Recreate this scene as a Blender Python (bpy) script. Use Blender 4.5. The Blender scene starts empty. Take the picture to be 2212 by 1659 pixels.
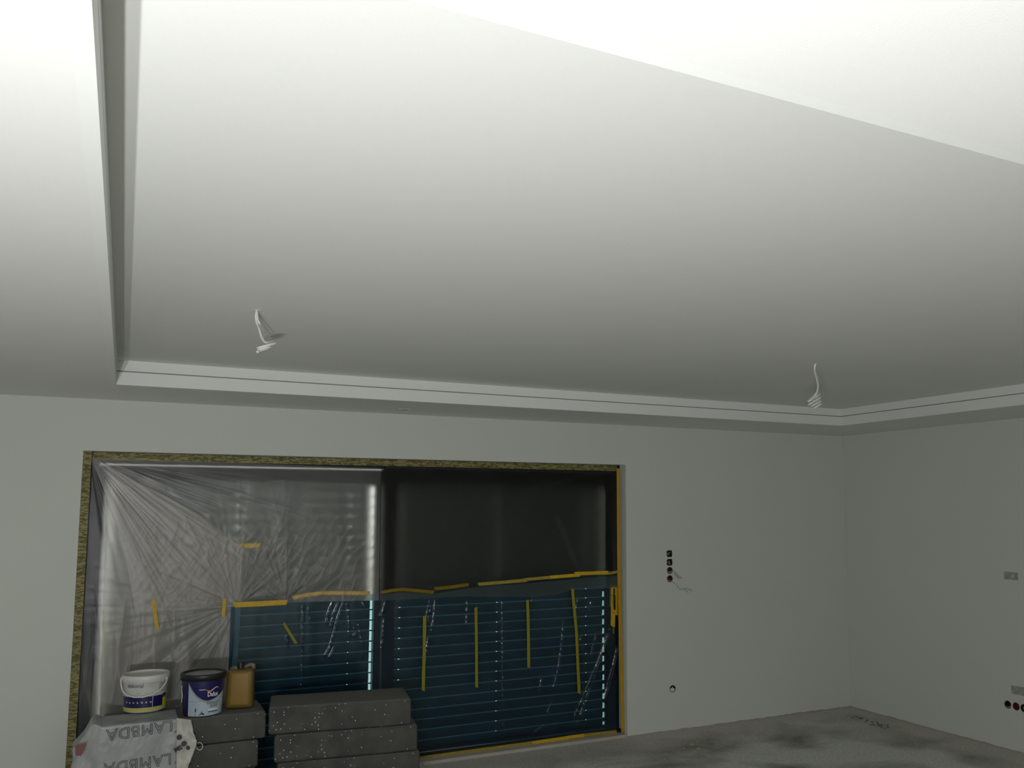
import bpy, bmesh, math, random
from math import sin, cos, pi, radians, atan2, hypot, exp
from mathutils import Vector, Matrix, noise
random.seed(7)
COL = bpy.context.scene.collection
SC = bpy.context.scene

# ------------------------------------------------------------------ camera
FPX, YAW, PIT, CX, CY = 1892.49, 0.4709, 0.1019, 1235.9, 905.42
CAMZ = 1.7784
Fv = Vector((sin(YAW)*cos(PIT), cos(YAW)*cos(PIT), sin(PIT)))
Rv = Vector((cos(YAW), -sin(YAW), 0.0))
Uv = Rv.cross(Fv)
cd = bpy.data.cameras.new('camera'); cam = bpy.data.objects.new('camera', cd); COL.objects.link(cam)
cam.matrix_world = Matrix.Translation((0, 0, CAMZ)) @ Matrix((Rv, Uv, -Fv)).transposed().to_4x4()
cd.sensor_width = 36; cd.lens = FPX/2212*36
cd.shift_x = -(CX-1106)/2212; cd.shift_y = (CY-829.5)/2212
cd.clip_start = 0.02; cd.clip_end = 200
SC.camera = cam

# ------------------------------------------------------------------ world, exposure, work lamps, added fill
w = bpy.data.worlds.new('sky'); SC.world = w; w.use_nodes = True
bg = w.node_tree.nodes['Background']
bg.inputs[0].default_value = (0.98, 0.98, 0.92, 1); bg.inputs[1].default_value = 2.5
SC.view_settings.view_transform = 'Standard'; SC.view_settings.look = 'None'
SC.view_settings.gamma = 1; SC.view_settings.use_curve_mapping = False
SC.view_settings.exposure = 0.0

def area_lamp(name, loc, aim, power, size, col=(1, 1, 0.995)):
    l = bpy.data.lights.new(name, 'AREA'); l.shape = 'SQUARE'; l.size = size; l.energy = power; l.color = col
    o = bpy.data.objects.new(name, l); COL.objects.link(o); o.location = loc
    o.rotation_euler = (Vector(aim)).to_track_quat('-Z', 'Y').to_euler()
    return o
# twin-head building-site lamp standing beside the photographer, turned up at the ceiling
area_lamp('work_light', (-0.394, -0.60, 1.15), (0.20, 0.60, 0.95), 58, 0.05)
area_lamp('work_light', (-0.62, -0.25, 1.15), (0.20, 0.60, 0.95), 51, 0.05)
# added unseen fill lamp, bounced off the rear wall to lift the tray's shade
area_lamp('added_rear_fill', (1.8, -1.7, 1.5), (0.1, -1.0, 0.35), 30, 0.12)

# ------------------------------------------------------------------ helpers
def at(px, py, ax, val):
    """pixel -> world point where its ray meets the plane (axis ax = val)"""
    d = Fv + Rv*((px-CX)/FPX) - Uv*((py-CY)/FPX)
    o = Vector((0, 0, CAMZ))
    return o + d*((val-o[ax])/d[ax])

def nodes(name):
    m = bpy.data.materials.new(name); m.use_nodes = True
    nt = m.node_tree
    for n in list(nt.nodes): nt.nodes.remove(n)
    out = nt.nodes.new('ShaderNodeOutputMaterial')
    return m, nt, out
def N(nt, t, **kw):
    n = nt.nodes.new(t)
    for k, v in kw.items():
        if k in n.inputs: n.inputs[k].default_value = v
        else: setattr(n, k, v)
    return n
def rgba(c): return (c[0], c[1], c[2], 1)
def ramp(nt, stops):
    r = nt.nodes.new('ShaderNodeValToRGB'); e = r.color_ramp.elements
    while len(e) < len(stops): e.new(0.5)
    for i, (p, c) in enumerate(stops): e[i].position = p; e[i].color = rgba(c)
    return r
def coords(nt, scale=(1, 1, 1), kind='Object'):
    tc = nt.nodes.new('ShaderNodeTexCoord'); mp = nt.nodes.new('ShaderNodeMapping')
    mp.inputs['Scale'].default_value = scale
    nt.links.new(tc.outputs[kind], mp.inputs[0]); return mp.outputs[0]

def mat(name, col, rough=0.5, metal=0.0, var=0.06, vscale=8.0, bump=0.0, bscale=60.0, spec=0.5, trans=0.0):
    m, nt, out = nodes(name)
    b = N(nt, 'ShaderNodeBsdfPrincipled', Roughness=rough, Metallic=metal)
    b.inputs['Specular IOR Level'].default_value = spec
    if trans: b.inputs['Transmission Weight'].default_value = trans
    v = coords(nt)
    nz = N(nt, 'ShaderNodeTexNoise', Scale=vscale, Detail=4.0); nt.links.new(v, nz.inputs['Vector'])
    r = ramp(nt, [(0.3, [c*(1-var) for c in col]), (0.7, [min(1, c*(1+var)) for c in col])])
    nt.links.new(nz.outputs['Fac'], r.inputs[0]); nt.links.new(r.outputs[0], b.inputs['Base Color'])
    if bump:
        n2 = N(nt, 'ShaderNodeTexNoise', Scale=bscale, Detail=3.0); nt.links.new(v, n2.inputs['Vector'])
        bp = N(nt, 'ShaderNodeBump', Strength=bump, Distance=0.01); nt.links.new(n2.outputs['Fac'], bp.inputs['Height'])
        nt.links.new(bp.outputs[0], b.inputs['Normal'])
    nt.links.new(b.outputs[0], out.inputs[0])
    return m

class MB:
    def __init__(s): s.v = []; s.f = []
    def add(s, vs, fs):
        k = len(s.v); s.v += [tuple(v) for v in vs]; s.f += [tuple(i+k for i in f) for f in fs]; return s
    def box(s, a, b):
        x0, y0, z0 = a; x1, y1, z1 = b
        return s.add([(x0,y0,z0),(x1,y0,z0),(x1,y1,z0),(x0,y1,z0),(x0,y0,z1),(x1,y0,z1),(x1,y1,z1),(x0,y1,z1)],
                     [(3,2,1,0),(4,5,6,7),(0,1,5,4),(1,2,6,5),(2,3,7,6),(3,0,4,7)])
    def tube(s, pts, r, n=8, cap=True, flat=1.0):
        pts = [Vector(p) for p in pts]; k = len(s.v); m = len(pts); rs = r if isinstance(r, (list, tuple)) else [r]*m
        up = Vector((0.13, 0.21, 0.97))
        a_prev = None
        for i, p in enumerate(pts):
            t = (pts[min(i+1, m-1)]-pts[max(i-1, 0)]).normalized()
            a = (t.cross(up) if a_prev is None else a_prev-t*a_prev.dot(t))
            if a.length < 1e-5: a = t.orthogonal()
            a.normalize(); a_prev = a; b = t.cross(a)
            for j in range(n):
                q = 2*pi*j/n; s.v.append(tuple(p+a*cos(q)*rs[i]+b*sin(q)*rs[i]*flat))
        for i in range(m-1):
            for j in range(n):
                s.f.append((k+i*n+j, k+i*n+(j+1) % n, k+(i+1)*n+(j+1) % n, k+(i+1)*n+j))
        if cap:
            s.f.append(tuple(k+j for j in range(n))[::-1]); s.f.append(tuple(k+(m-1)*n+j for j in range(n)))
        return s
    def lathe(s, prof, c=(0, 0, 0), n=48, a0=0.0, a1=2*pi):
        k = len(s.v); full = abs(a1-a0-2*pi) < 1e-6; m = n if full else n+1
        for (r, z) in prof:
            for j in range(m):
                q = a0+(a1-a0)*j/n; s.v.append((c[0]+r*cos(q), c[1]+r*sin(q), c[2]+z))
        for i in range(len(prof)-1):
            for j in range(n):
                j2 = (j+1) % m
                s.f.append((k+i*m+j, k+i*m+j2, k+(i+1)*m+j2, k+(i+1)*m+j))
        return s
    def grid(s, fn, nu, nv):
        k = len(s.v)
        for j in range(nv+1):
            for i in range(nu+1): s.v.append(tuple(fn(i/nu, j/nv)))
        for j in range(nv):
            for i in range(nu):
                a = k+j*(nu+1)+i; s.f.append((a, a+1, a+nu+2, a+nu+1))
        return s
    def build(s, name, m, parent=None, smooth=False, bevel=0.0, loc=None, solid=0.0, seg=2):
        me = bpy.data.meshes.new(name); me.from_pydata(s.v, [], s.f); me.update()
        if bevel:
            bm = bmesh.new(); bm.from_mesh(me)
            es = [e for e in bm.edges if len(e.link_faces) == 2 and e.calc_face_angle(0) > 0.6]
            bmesh.ops.bevel(bm, geom=es, offset=bevel, segments=seg, affect='EDGES', profile=0.5)
            bm.to_mesh(me); bm.free()
        o = bpy.data.objects.new(name, me); COL.objects.link(o)
        if m is not None: me.materials.append(m)
        if smooth: me.shade_smooth()
        if solid:
            md = o.modifiers.new('thickness', 'SOLIDIFY'); md.thickness = solid; md.offset = 0
        if parent is not None: o.parent = parent; o.matrix_parent_inverse = parent.matrix_world.inverted()
        if loc: o.location = loc
        return o

def origin(o, p):
    """move a mesh object's origin to p without moving its geometry"""
    p = Vector(p); o.data.transform(Matrix.Translation(-p)); o.location = p; return o
def tag(o, label=None, cat=None, group=None, kind=None):
    for k, v in (('label', label), ('category', cat), ('group', group), ('kind', kind)):
        if v: o[k] = v
    return o
def empty(name, loc):
    o = bpy.data.objects.new(name, None); COL.objects.link(o); o.location = loc; o.empty_display_size = 0.05
    o.matrix_world = Matrix.Translation(loc); return o

def cutout(o, cutters):
    """punch prisms (each a (verts, faces) closed solid) through object o, keeping a plain mesh"""
    mb = MB()
    for c in cutters: mb.add(*c)
    cu = mb.build('cutter', None)
    bm = bmesh.new(); bm.from_mesh(cu.data); bmesh.ops.recalc_face_normals(bm, faces=bm.faces); bm.to_mesh(cu.data); bm.free()
    md = o.modifiers.new('b', 'BOOLEAN'); md.operation = 'DIFFERENCE'; md.solver = 'EXACT'; md.object = cu
    bpy.context.view_layer.update()
    me = bpy.data.meshes.new_from_object(o.evaluated_get(bpy.context.evaluated_depsgraph_get()))
    o.modifiers.remove(md); mats = list(o.data.materials); o.data = me
    me.materials.clear()
    for m in mats: me.materials.append(m)
    bpy.data.objects.remove(cu)

def prism(outline, c, axis, d0, d1):
    """outline (u,v) list around centre c, extruded along axis between offsets d0..d1"""
    n = len(outline); vs = []
    for d in (d0, d1):
        for (u, v) in outline:
            if axis == 1: vs.append((c[0]+u, c[1]+d, c[2]+v))
            elif axis == 0: vs.append((c[0]+d, c[1]+u, c[2]+v))
            else: vs.append((c[0]+u, c[1]+v, c[2]+d))
    fs = [tuple(range(n))[::-1], tuple(range(n, 2*n))]+[(i, (i+1) % n, n+(i+1) % n, n+i) for i in range(n)]
    return vs, fs

def text_polys(s, size, outline=0.0, bold=0.0, space=1.0):
    cu = bpy.data.curves.new('t', 'FONT'); cu.body = s; cu.size = size; cu.align_x = 'CENTER'; cu.align_y = 'CENTER'
    cu.resolution_u = 3; cu.offset = bold; cu.space_character = space
    if outline: cu.fill_mode = 'NONE'; cu.bevel_depth = outline; cu.bevel_resolution = 0
    o = bpy.data.objects.new('t', cu); COL.objects.link(o); bpy.context.view_layer.update()
    me = bpy.data.meshes.new_from_object(o.evaluated_get(bpy.context.evaluated_depsgraph_get()))
    vs = [v.co.copy() for v in me.vertices]; fs = [tuple(p.vertices) for p in me.polygons]
    bpy.data.objects.remove(o); bpy.data.meshes.remove(me)
    return vs, fs

# ------------------------------------------------------------------ room measures (metres)
D, W, H = 6.102, 5.922, 2.45           # window wall, right wall, lowered ceiling
XL, XR, YF, YB, DZ = -0.069, 5.168, 1.077, 5.328, 0.135   # ceiling tray
ZU = H+DZ
OL, OR, OT = -0.236, 3.592, 2.131      # window opening
WT = 0.42                              # outside wall thickness
LX, NY = -2.8, -3.0                    # room behind the photographer

# ------------------------------------------------------------------ materials
def plaster_mat(name, col, patch=0.03):
    m, nt, out = nodes(name)
    b = N(nt, 'ShaderNodeBsdfPrincipled', Roughness=0.85); b.inputs['Specular IOR Level'].default_value = 0.25
    v = coords(nt)
    n1 = N(nt, 'ShaderNodeTexNoise', Scale=0.7, Detail=3.0); nt.links.new(v, n1.inputs['Vector'])
    r = ramp(nt, [(0.35, [c*(1-patch) for c in col]), (0.65, col)])
    nt.links.new(n1.outputs['Fac'], r.inputs[0]); nt.links.new(r.outputs[0], b.inputs['Base Color'])
    n2 = N(nt, 'ShaderNodeTexNoise', Scale=220.0, Detail=2.0); nt.links.new(v, n2.inputs['Vector'])
    bp = N(nt, 'ShaderNodeBump', Strength=0.05, Distance=0.004); nt.links.new(n2.outputs['Fac'], bp.inputs['Height'])
    nt.links.new(bp.outputs[0], b.inputs['Normal']); nt.links.new(b.outputs[0], out.inputs[0]); return m
M_WALL = plaster_mat('wall_plaster', (0.665, 0.685, 0.64))
M_CEIL = plaster_mat('ceiling_paint', (0.80, 0.808, 0.785), 0.015)
M_FASCIA = plaster_mat('fascia_paint', (0.81, 0.82, 0.80), 0.01)
M_GAP = mat('shadow_gap', (0.30, 0.30, 0.27), 0.9)

def floor_mat():
    m, nt, out = nodes('raw_concrete')
    b = N(nt, 'ShaderNodeBsdfPrincipled', Roughness=0.8); b.inputs['Specular IOR Level'].default_value = 0.3
    tc = nt.nodes.new('ShaderNodeTexCoord'); v = tc.outputs['Object']
    big = N(nt, 'ShaderNodeTexNoise', Scale=1.1, Detail=5.0, Roughness=0.55, Distortion=0.4); nt.links.new(v, big.inputs['Vector'])
    r1 = ramp(nt, [(0.40, (0.25, 0.25, 0.20)), (0.50, (0.45, 0.45, 0.41)), (0.60, (0.66, 0.66, 0.63))])
    nt.links.new(big.outputs['Fac'], r1.inputs[0])
    # pale dusty margin along the two walls
    sp = nt.nodes.new('ShaderNodeSeparateXYZ'); nt.links.new(v, sp.inputs[0])
    def edge(axis_out, lim):
        s = N(nt, 'ShaderNodeMath', operation='SUBTRACT'); s.inputs[0].default_value = lim; nt.links.new(axis_out, s.inputs[1]); return s
    ex, ey = edge(sp.outputs['X'], W), edge(sp.outputs['Y'], D)
    mn = N(nt, 'ShaderNodeMath', operation='MINIMUM'); nt.links.new(ex.outputs[0], mn.inputs[0]); nt.links.new(ey.outputs[0], mn.inputs[1])
    wob = N(nt, 'ShaderNodeTexNoise', Scale=3.0, Detail=4.0); nt.links.new(v, wob.inputs['Vector'])
    ad = N(nt, 'ShaderNodeMath', operation='MULTIPLY_ADD'); nt.links.new(wob.outputs['Fac'], ad.inputs[0]); ad.inputs[1].default_value = -0.9; nt.links.new(mn.outputs[0], ad.inputs[2])
    mr = N(nt, 'ShaderNodeMapRange'); nt.links.new(ad.outputs[0], mr.inputs['Value'])
    mr.inputs['From Min'].default_value = -0.35; mr.inputs['From Max'].default_value = 0.12; mr.inputs['To Min'].default_value = 1; mr.inputs['To Max'].default_value = 0
    mx = N(nt, 'ShaderNodeMix', data_type='RGBA'); nt.links.new(mr.outputs[0], mx.inputs[0]); nt.links.new(r1.outputs[0], mx.inputs[6]); mx.inputs[7].default_value = (0.58, 0.56, 0.52, 1)
    fine = N(nt, 'ShaderNodeTexNoise', Scale=45.0, Detail=5.0); nt.links.new(v, fine.inputs['Vector'])
    r2 = ramp(nt, [(0.3, (0.8, 0.8, 0.8)), (0.7, (1.08, 1.08, 1.08))]); nt.links.new(fine.outputs['Fac'], r2.inputs[0])
    mu = N(nt, 'ShaderNodeMix', data_type='RGBA', blend_type='MULTIPLY'); mu.inputs[0].default_value = 1
    nt.links.new(mx.outputs[2], mu.inputs[6]); nt.links.new(r2.outputs[0], mu.inputs[7])
    nt.links.new(mu.outputs[2], b.inputs['Base Color'])
    bp = N(nt, 'ShaderNodeBump', Strength=0.4, Distance=0.006); nt.links.new(fine.outputs['Fac'], bp.inputs['Height']); nt.links.new(bp.outputs[0], b.inputs['Normal'])
    nt.links.new(b.outputs[0], out.inputs[0]); return m
M_FLOOR = floor_mat()
M_FRAME = mat('anthracite_frame', (0.014, 0.016, 0.018), 0.5, var=0.1, spec=0.25)
M_RAIL = mat('aluminium_rail', (0.88, 0.88, 0.87), 0.45, 0.0)
M_SLAT = mat('shutter_slat_paint', (0.07, 0.078, 0.085), 0.55, var=0.08)
M_LIP = mat('shutter_hook_lit_edge', (0.46, 0.48, 0.50), 0.5, 0.0)  # paler than the slats to paint light caught on the seam edges
M_TAPE = mat('yellow_tape', (0.60, 0.38, 0.008), 0.55, var=0.12, vscale=30)
M_TAPE_OL = mat('olive_yellow_tape', (0.27, 0.24, 0.002), 0.6, var=0.1, vscale=30)
M_TAPE_DIM = mat('dull_yellow_tape', (0.33, 0.25, 0.03), 0.6, var=0.15, vscale=30)
M_BLACKP = mat('black_plastic', (0.012, 0.012, 0.014), 0.4)
M_CABLE = mat('white_cable', (0.80, 0.80, 0.78), 0.45)

def printed_tape():
    m, nt, out = nodes('printed_olive_tape')
    b = N(nt, 'ShaderNodeBsdfPrincipled', Roughness=0.6)
    v = coords(nt, (9, 9, 34))
    vo = N(nt, 'ShaderNodeTexNoise', Scale=2.6, Detail=1.0, Distortion=1.2); nt.links.new(v, vo.inputs['Vector'])
    r = ramp(nt, [(0.44, (0.085, 0.075, 0.012)), (0.52, (0.24, 0.21, 0.07)), (0.62, (0.29, 0.25, 0.10))])
    nt.links.new(vo.outputs['Fac'], r.inputs[0]); nt.links.new(r.outputs[0], b.inputs['Base Color']); nt.links.new(b.outputs[0], out.inputs[0]); return m
M_OLIVE = printed_tape()

def film_mat(name, col, dens, fold=0.3, gloss=0.08, grough=0.12, tint=(1, 1, 1), blur=0.0, transl=0.5, brough=0.6, bior=1.22):
    """thin plastic sheet: partly clear, partly scattering, with a sheen; the folds ('fold' attribute) hold more plastic"""
    m, nt, out = nodes(name)
    tr = N(nt, 'ShaderNodeBsdfTransparent'); tr.inputs[0].default_value = rgba(tint)
    clear = tr.outputs[0]
    if blur:
        rf = N(nt, 'ShaderNodeBsdfRefraction', Roughness=brough, IOR=bior); rf.inputs[0].default_value = rgba(tint)
        mb_ = N(nt, 'ShaderNodeMixShader'); mb_.inputs[0].default_value = blur
        nt.links.new(tr.outputs[0], mb_.inputs[1]); nt.links.new(rf.outputs[0], mb_.inputs[2]); clear = mb_.outputs[0]
    df = N(nt, 'ShaderNodeBsdfDiffuse'); df.inputs[0].default_value = rgba(col)
    tl = N(nt, 'ShaderNodeBsdfTranslucent'); tl.inputs[0].default_value = rgba(col)
    sc = N(nt, 'ShaderNodeMixShader'); sc.inputs[0].default_value = transl
    nt.links.new(df.outputs[0], sc.inputs[1]); nt.links.new(tl.outputs[0], sc.inputs[2])
    at_ = N(nt, 'ShaderNodeAttribute', attribute_name='fold')
    mr = N(nt, 'ShaderNodeMath', operation='MULTIPLY_ADD', use_clamp=True); nt.links.new(at_.outputs['Fac'], mr.inputs[0]); mr.inputs[1].default_value = fold; mr.inputs[2].default_value = dens
    mx = N(nt, 'ShaderNodeMixShader'); nt.links.new(mr.outputs[0], mx.inputs[0]); nt.links.new(clear, mx.inputs[1]); nt.links.new(sc.outputs[0], mx.inputs[2])
    gl = N(nt, 'ShaderNodeBsdfGlossy', Roughness=grough)
    lw = N(nt, 'ShaderNodeLayerWeight', Blend=0.2)
    gm = N(nt, 'ShaderNodeMath', operation='MULTIPLY_ADD', use_clamp=True); nt.links.new(lw.outputs['Fresnel'], gm.inputs[0]); gm.inputs[1].default_value = 0.3; gm.inputs[2].default_value = gloss
    m2 = N(nt, 'ShaderNodeMixShader'); nt.links.new(gm.outputs[0], m2.inputs[0]); nt.links.new(mx.outputs[0], m2.inputs[1]); nt.links.new(gl.outputs[0], m2.inputs[2])
    nt.links.new(m2.outputs[0], out.inputs[0]); return m
M_FILM1 = film_mat('milky_film_thick', (0.64, 0.61, 0.57), 0.44, 0.30, 0.025, 0.35, blur=1.0, brough=0.85)
M_FILM2 = film_mat('milky_film', (0.66, 0.62, 0.58), 0.12, 0.20, 0.02, 0.32, blur=0.95)
M_FILM3 = film_mat('thin_film', (0.50, 0.50, 0.46), 0.012, 0.045, 0.004, 0.3, tint=(0.58, 0.58, 0.55), blur=1.0, brough=0.9, bior=1.3)
M_BLUE = film_mat('blue_film', (0.035, 0.14, 0.32), 0.06, 0.10, 0.042, 0.20, tint=(0.36, 0.60, 0.70))

def glass_mat():
    m, nt, out = nodes('window_glass')
    tr = N(nt, 'ShaderNodeBsdfTransparent'); tr.inputs[0].default_value = (0.91, 0.93, 0.91, 1)
    gl = N(nt, 'ShaderNodeBsdfGlossy', Roughness=0.02)
    mx = N(nt, 'ShaderNodeMixShader'); mx.inputs[0].default_value = 0.035
    nt.links.new(tr.outputs[0], mx.inputs[1]); nt.links.new(gl.outputs[0], mx.inputs[2]); nt.links.new(mx.outputs[0], out.inputs[0]); return m
M_GLASS = glass_mat()

def foam_mat():
    m, nt, out = nodes('graphite_foam')
    b = N(nt, 'ShaderNodeBsdfPrincipled', Roughness=0.8); b.inputs['Specular IOR Level'].default_value = 0.3
    v = coords(nt)
    n1 = N(nt, 'ShaderNodeTexNoise', Scale=9.0, Detail=5.0); nt.links.new(v, n1.inputs['Vector'])
    r = ramp(nt, [(0.3, (0.058, 0.06, 0.055)), (0.7, (0.098, 0.096, 0.086))]); nt.links.new(n1.outputs['Fac'], r.inputs[0])
    # stray white beads among the grey ones
    vo = N(nt, 'ShaderNodeTexVoronoi', Scale=52.0); nt.links.new(v, vo.inputs['Vector'])
    dst = N(nt, 'ShaderNodeMath', operation='LESS_THAN'); nt.links.new(vo.outputs['Distance'], dst.inputs[0]); dst.inputs[1].default_value = 0.155
    sx = nt.nodes.new('ShaderNodeSeparateColor'); nt.links.new(vo.outputs['Color'], sx.inputs[0])
    pk = N(nt, 'ShaderNodeMath', operation='LESS_THAN'); nt.links.new(sx.outputs[0], pk.inputs[0]); pk.inputs[1].default_value = 0.36
    ml = N(nt, 'ShaderNodeMath', operation='MULTIPLY'); nt.links.new(dst.outputs[0], ml.inputs[0]); nt.links.new(pk.outputs[0], ml.inputs[1])
    mx = N(nt, 'ShaderNodeMix', data_type='RGBA'); nt.links.new(ml.outputs[0], mx.inputs[0]); nt.links.new(r.outputs[0], mx.inputs[6]); mx.inputs[7].default_value = (0.85, 0.85, 0.82, 1)
    # paler colour on upward faces
    ge = nt.nodes.new('ShaderNodeNewGeometry'); sn = nt.nodes.new('ShaderNodeSeparateXYZ'); nt.links.new(ge.outputs['Normal'], sn.inputs[0])
    du = N(nt, 'ShaderNodeMapRange'); nt.links.new(sn.outputs['Z'], du.inputs['Value']); du.inputs['From Min'].default_value = 0.5; du.inputs['From Max'].default_value = 1.0; du.inputs['To Max'].default_value = 0.75
    m3 = N(nt, 'ShaderNodeMix', data_type='RGBA'); nt.links.new(du.outputs[0], m3.inputs[0]); nt.links.new(mx.outputs[2], m3.inputs[6]); m3.inputs[7].default_value = (0.17, 0.17, 0.155, 1)
    nt.links.new(m3.outputs[2], b.inputs['Base Color'])
    n2 = N(nt, 'ShaderNodeTexVoronoi', Scale=160.0); nt.links.new(v, n2.inputs['Vector'])
    bp = N(nt, 'ShaderNodeBump', Strength=0.35, Distance=0.003); nt.links.new(n2.outputs['Distance'], bp.inputs['Height']); nt.links.new(bp.outputs[0], b.inputs['Normal'])
    nt.links.new(b.outputs[0], out.inputs[0]); return m
M_FOAM = foam_mat()

# ================================================================== THE ROOM
fl = MB().box((LX-0.2, NY-0.2, -0.25), (W+0.25, D+WT, 0)).build('floor', M_FLOOR); tag(fl, kind='structure')
terr = MB().box((-12, D+WT, -0.3), (20, 30, -0.05)).build('ground', mat('terrace_paving', (0.55, 0.54, 0.5), 0.9)); tag(terr, kind='structure')

def outline_round(r, n=20): return [(r*cos(2*pi*i/n), r*sin(2*pi*i/n)) for i in range(n)]
def outline_lobed(r, seed, n=40):
    random.seed(seed); ph = random.random()*6
    return [((r*(1+0.10*cos(4*q+2*pi/4*2)+0.05*sin(7*q+ph)+0.03*sin(11*q)))*cos(q), (r*(1+0.10*cos(4*q+pi)+0.05*sin(7*q+ph)+0.03*sin(11*q)))*sin(q)) for q in [2*pi*i/n for i in range(n)]]

BW = MB()
BW.box((LX-0.2, D, 0), (OL, D+WT, H+0.4)).box((OL, D, OT), (OR, D+WT, H+0.4)).box((OR, D, 0), (W+0.25, D+WT, H+0.4))
wb = BW.build('wall_back', M_WALL); tag(wb, kind='structure')
bm = bmesh.new(); bm.from_mesh(wb.data); bmesh.ops.remove_doubles(bm, verts=bm.verts, dist=1e-5); bm.to_mesh(wb.data); bm.free()
# simple closed shape for the punch: rebuild the wall as one clean prism (an upside-down U)
ol = [(LX-0.2, 0), (OL, 0), (OL, OT), (OR, OT), (OR, 0), (W+0.25, 0), (W+0.25, H+0.4), (LX-0.2, H+0.4)]
vs, fs = prism(ol, (0, D, 0), 1, 0, WT)
me = bpy.data.meshes.new('wall_back'); me.from_pydata(vs, [], fs); me.update()
bm = bmesh.new(); bm.from_mesh(me); bmesh.ops.recalc_face_normals(bm, faces=bm.faces); bmesh.ops.triangulate(bm, faces=[f for f in bm.faces if len(f.verts) > 4]); bm.to_mesh(me); bm.free()
me.materials.append(M_WALL); wb.data = me

wr = MB().box((W, NY-0.2, 0), (W+0.25, D, H+0.4)).build('wall_right', M_WALL); tag(wr, kind='structure')
tag(MB().box((LX-0.2, NY, 0), (LX, D, H+0.4)).build('wall_left', M_WALL), kind='structure')
tag(MB().box((LX-0.2, NY-0.2, 0), (W, NY, H+0.4)).build('wall_front', M_WALL), kind='structure')

# ceiling: lowered border with a raised tray
CE = MB()
CE.box((LX, NY, H), (XL-0.03, D, H+0.06)).box((XR+0.03, NY, H), (W, D, H+0.06)).box((XL-0.03, NY, H), (XR+0.03, YF-0.03, H+0.06)).box((XL-0.03, YB+0.03, H), (XR+0.03, D, H+0.06))
ce = CE.build('ceiling', M_CEIL); tag(ce, kind='structure')
pc = at(873, 884.5, 2, H)
MB_ = MB().box((XL-0.3, YF-0.3, ZU), (XR+0.3, YB+0.3, ZU+0.1))
hi = MB_.build('raised_panel', M_CEIL, ce)
# edge faces: two boards with a shadow gap between
G0, G1 = 0.072, 0.078
for (a, b) in (((XL-0.03, YB, 0), (XR+0.03, YB+0.03, 0)), ((XR, YF, 0), (XR+0.03, YB, 0)), ((XL-0.03, YF, 0), (XL, YB, 0)), ((XL-0.03, YF-0.03, 0), (XR+0.03, YF, 0))):
    MB().box((a[0], a[1], H), (b[0], b[1], H+G0)).build('fascia_board', M_FASCIA, ce)
    MB().box((a[0], a[1], H+G1), (b[0], b[1], ZU)).build('fascia_board', M_FASCIA, ce)
    sx = 0.012
    MB().box((a[0]+(sx if b[0]-a[0] < 1 and a[0] > 1 else 0)-0.0, a[1]+(sx if a[1] == YB else 0), H+G0), (b[0]-(sx if b[0]-a[0] < 1 and a[0] < 1 else 0), b[1]-(sx if a[1] < YF else 0), H+G1)).build('shadow_gap', M_GAP, ce)
for x, y0, y1 in ((LX, NY, D),):
    tag(MB().box((LX-0.2, NY-0.2, H+0.4), (W+0.25, D+WT, H+0.5)).build('roof_slab', M_WALL), kind='structure')

# little hole for a recessed lamp in the lowered border
t = empty('recessed_light_hole', (pc.x, pc.y, H)); tag(t, 'small round hole for a recessed lamp in the low ceiling border above the window', 'ceiling fitting')
MB().lathe([(0.028, -0.001), (0.040, -0.0035), (0.044, 0.0), (0.028, 0.0)], (pc.x, pc.y, H), 28).build('rim', M_FASCIA, t, True)
MB().lathe([(0.001, -0.0006), (0.029, -0.0006), (0.029, 0.0)], (pc.x, pc.y, H), 28).build('opening_shade', M_GAP, t)  # flat disc coloured dark for the shade inside the hole; nothing is cut

# dusty strip where screed meets the walls
def rough_strip(name, p0, p1, n=90):
    p0 = Vector(p0); p1 = Vector(p1); t_ = (p1-p0); side = Vector((-t_.y, t_.x, 0)).normalized()
    mb = MB(); k = 0
    for i in range(n+1):
        p = p0+t_*(i/n); a = 0.008+0.007*abs(noise.noise(p*9)); hgt = 0.006+0.010*abs(noise.noise(p*13+Vector((3, 1, 0))))
        mb.v += [tuple(p), tuple(p+side*a), tuple(p+side*a*0.7+Vector((0, 0, hgt))), tuple(p+Vector((0, 0, hgt*1.2)))]
    for i in range(n):
        for j in range(4): mb.f.append((i*4+j, i*4+(j+1) % 4, i*4+4+(j+1) % 4, i*4+4+j))
    o = mb.build(name, mat('edge_mortar', (0.36, 0.34, 0.29), 0.95, bump=0.5)); tag(o, kind='structure'); return o
rough_strip('baseboard_back', (W, D, 0), (OR, D, 0))
rough_strip('baseboard_right', (W, 1.5, 0), (W, D, 0))

# ================================================================== WINDOW
YFR = D+0.10          # room-side face of the fixed frame
YS = D+0.085          # face of the sliding sash
YSH = D+0.27          # roller shutters
xs = lambda px, Y, py=1300: at(px, py, 1, Y).x
zs = lambda px, py, Y: at(px, py, 1, Y).z
win = empty('window_1', ((OL+OR)/2, YFR, 0)); tag(win, kind='structure')
FB, FTp = 0.105, zs(600, 1036, YFR+0.02)
xl_in, xm, xr_in = xs(212, YFR), xs(827, YS), xs(1331, YS)
MB().box((OL, YFR, FTp), (OR, YFR+0.09, OT)).build('frame_head', M_FRAME, win)
MB().box((OL, YFR, 0), (xl_in, YFR+0.09, FTp)).build('frame_jamb', M_FRAME, win)
MB().box((xs(1328, YFR+0.03), YFR+0.03, 0), (OR, YFR+0.09, FTp)).build('frame_jamb', M_FRAME, win)
MB().box((xl_in, YFR, 0), (OR, YFR+0.09, 0.045)).build('frame_sill', M_FRAME, win)
zrail = zs(500, 1008.5, YFR)
MB().box((xs(216, YFR, 1008), YFR-0.010, zrail-0.005), (xs(827, YFR, 1008), YFR, zrail+0.005)).build('top_rail', M_RAIL, win)
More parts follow.
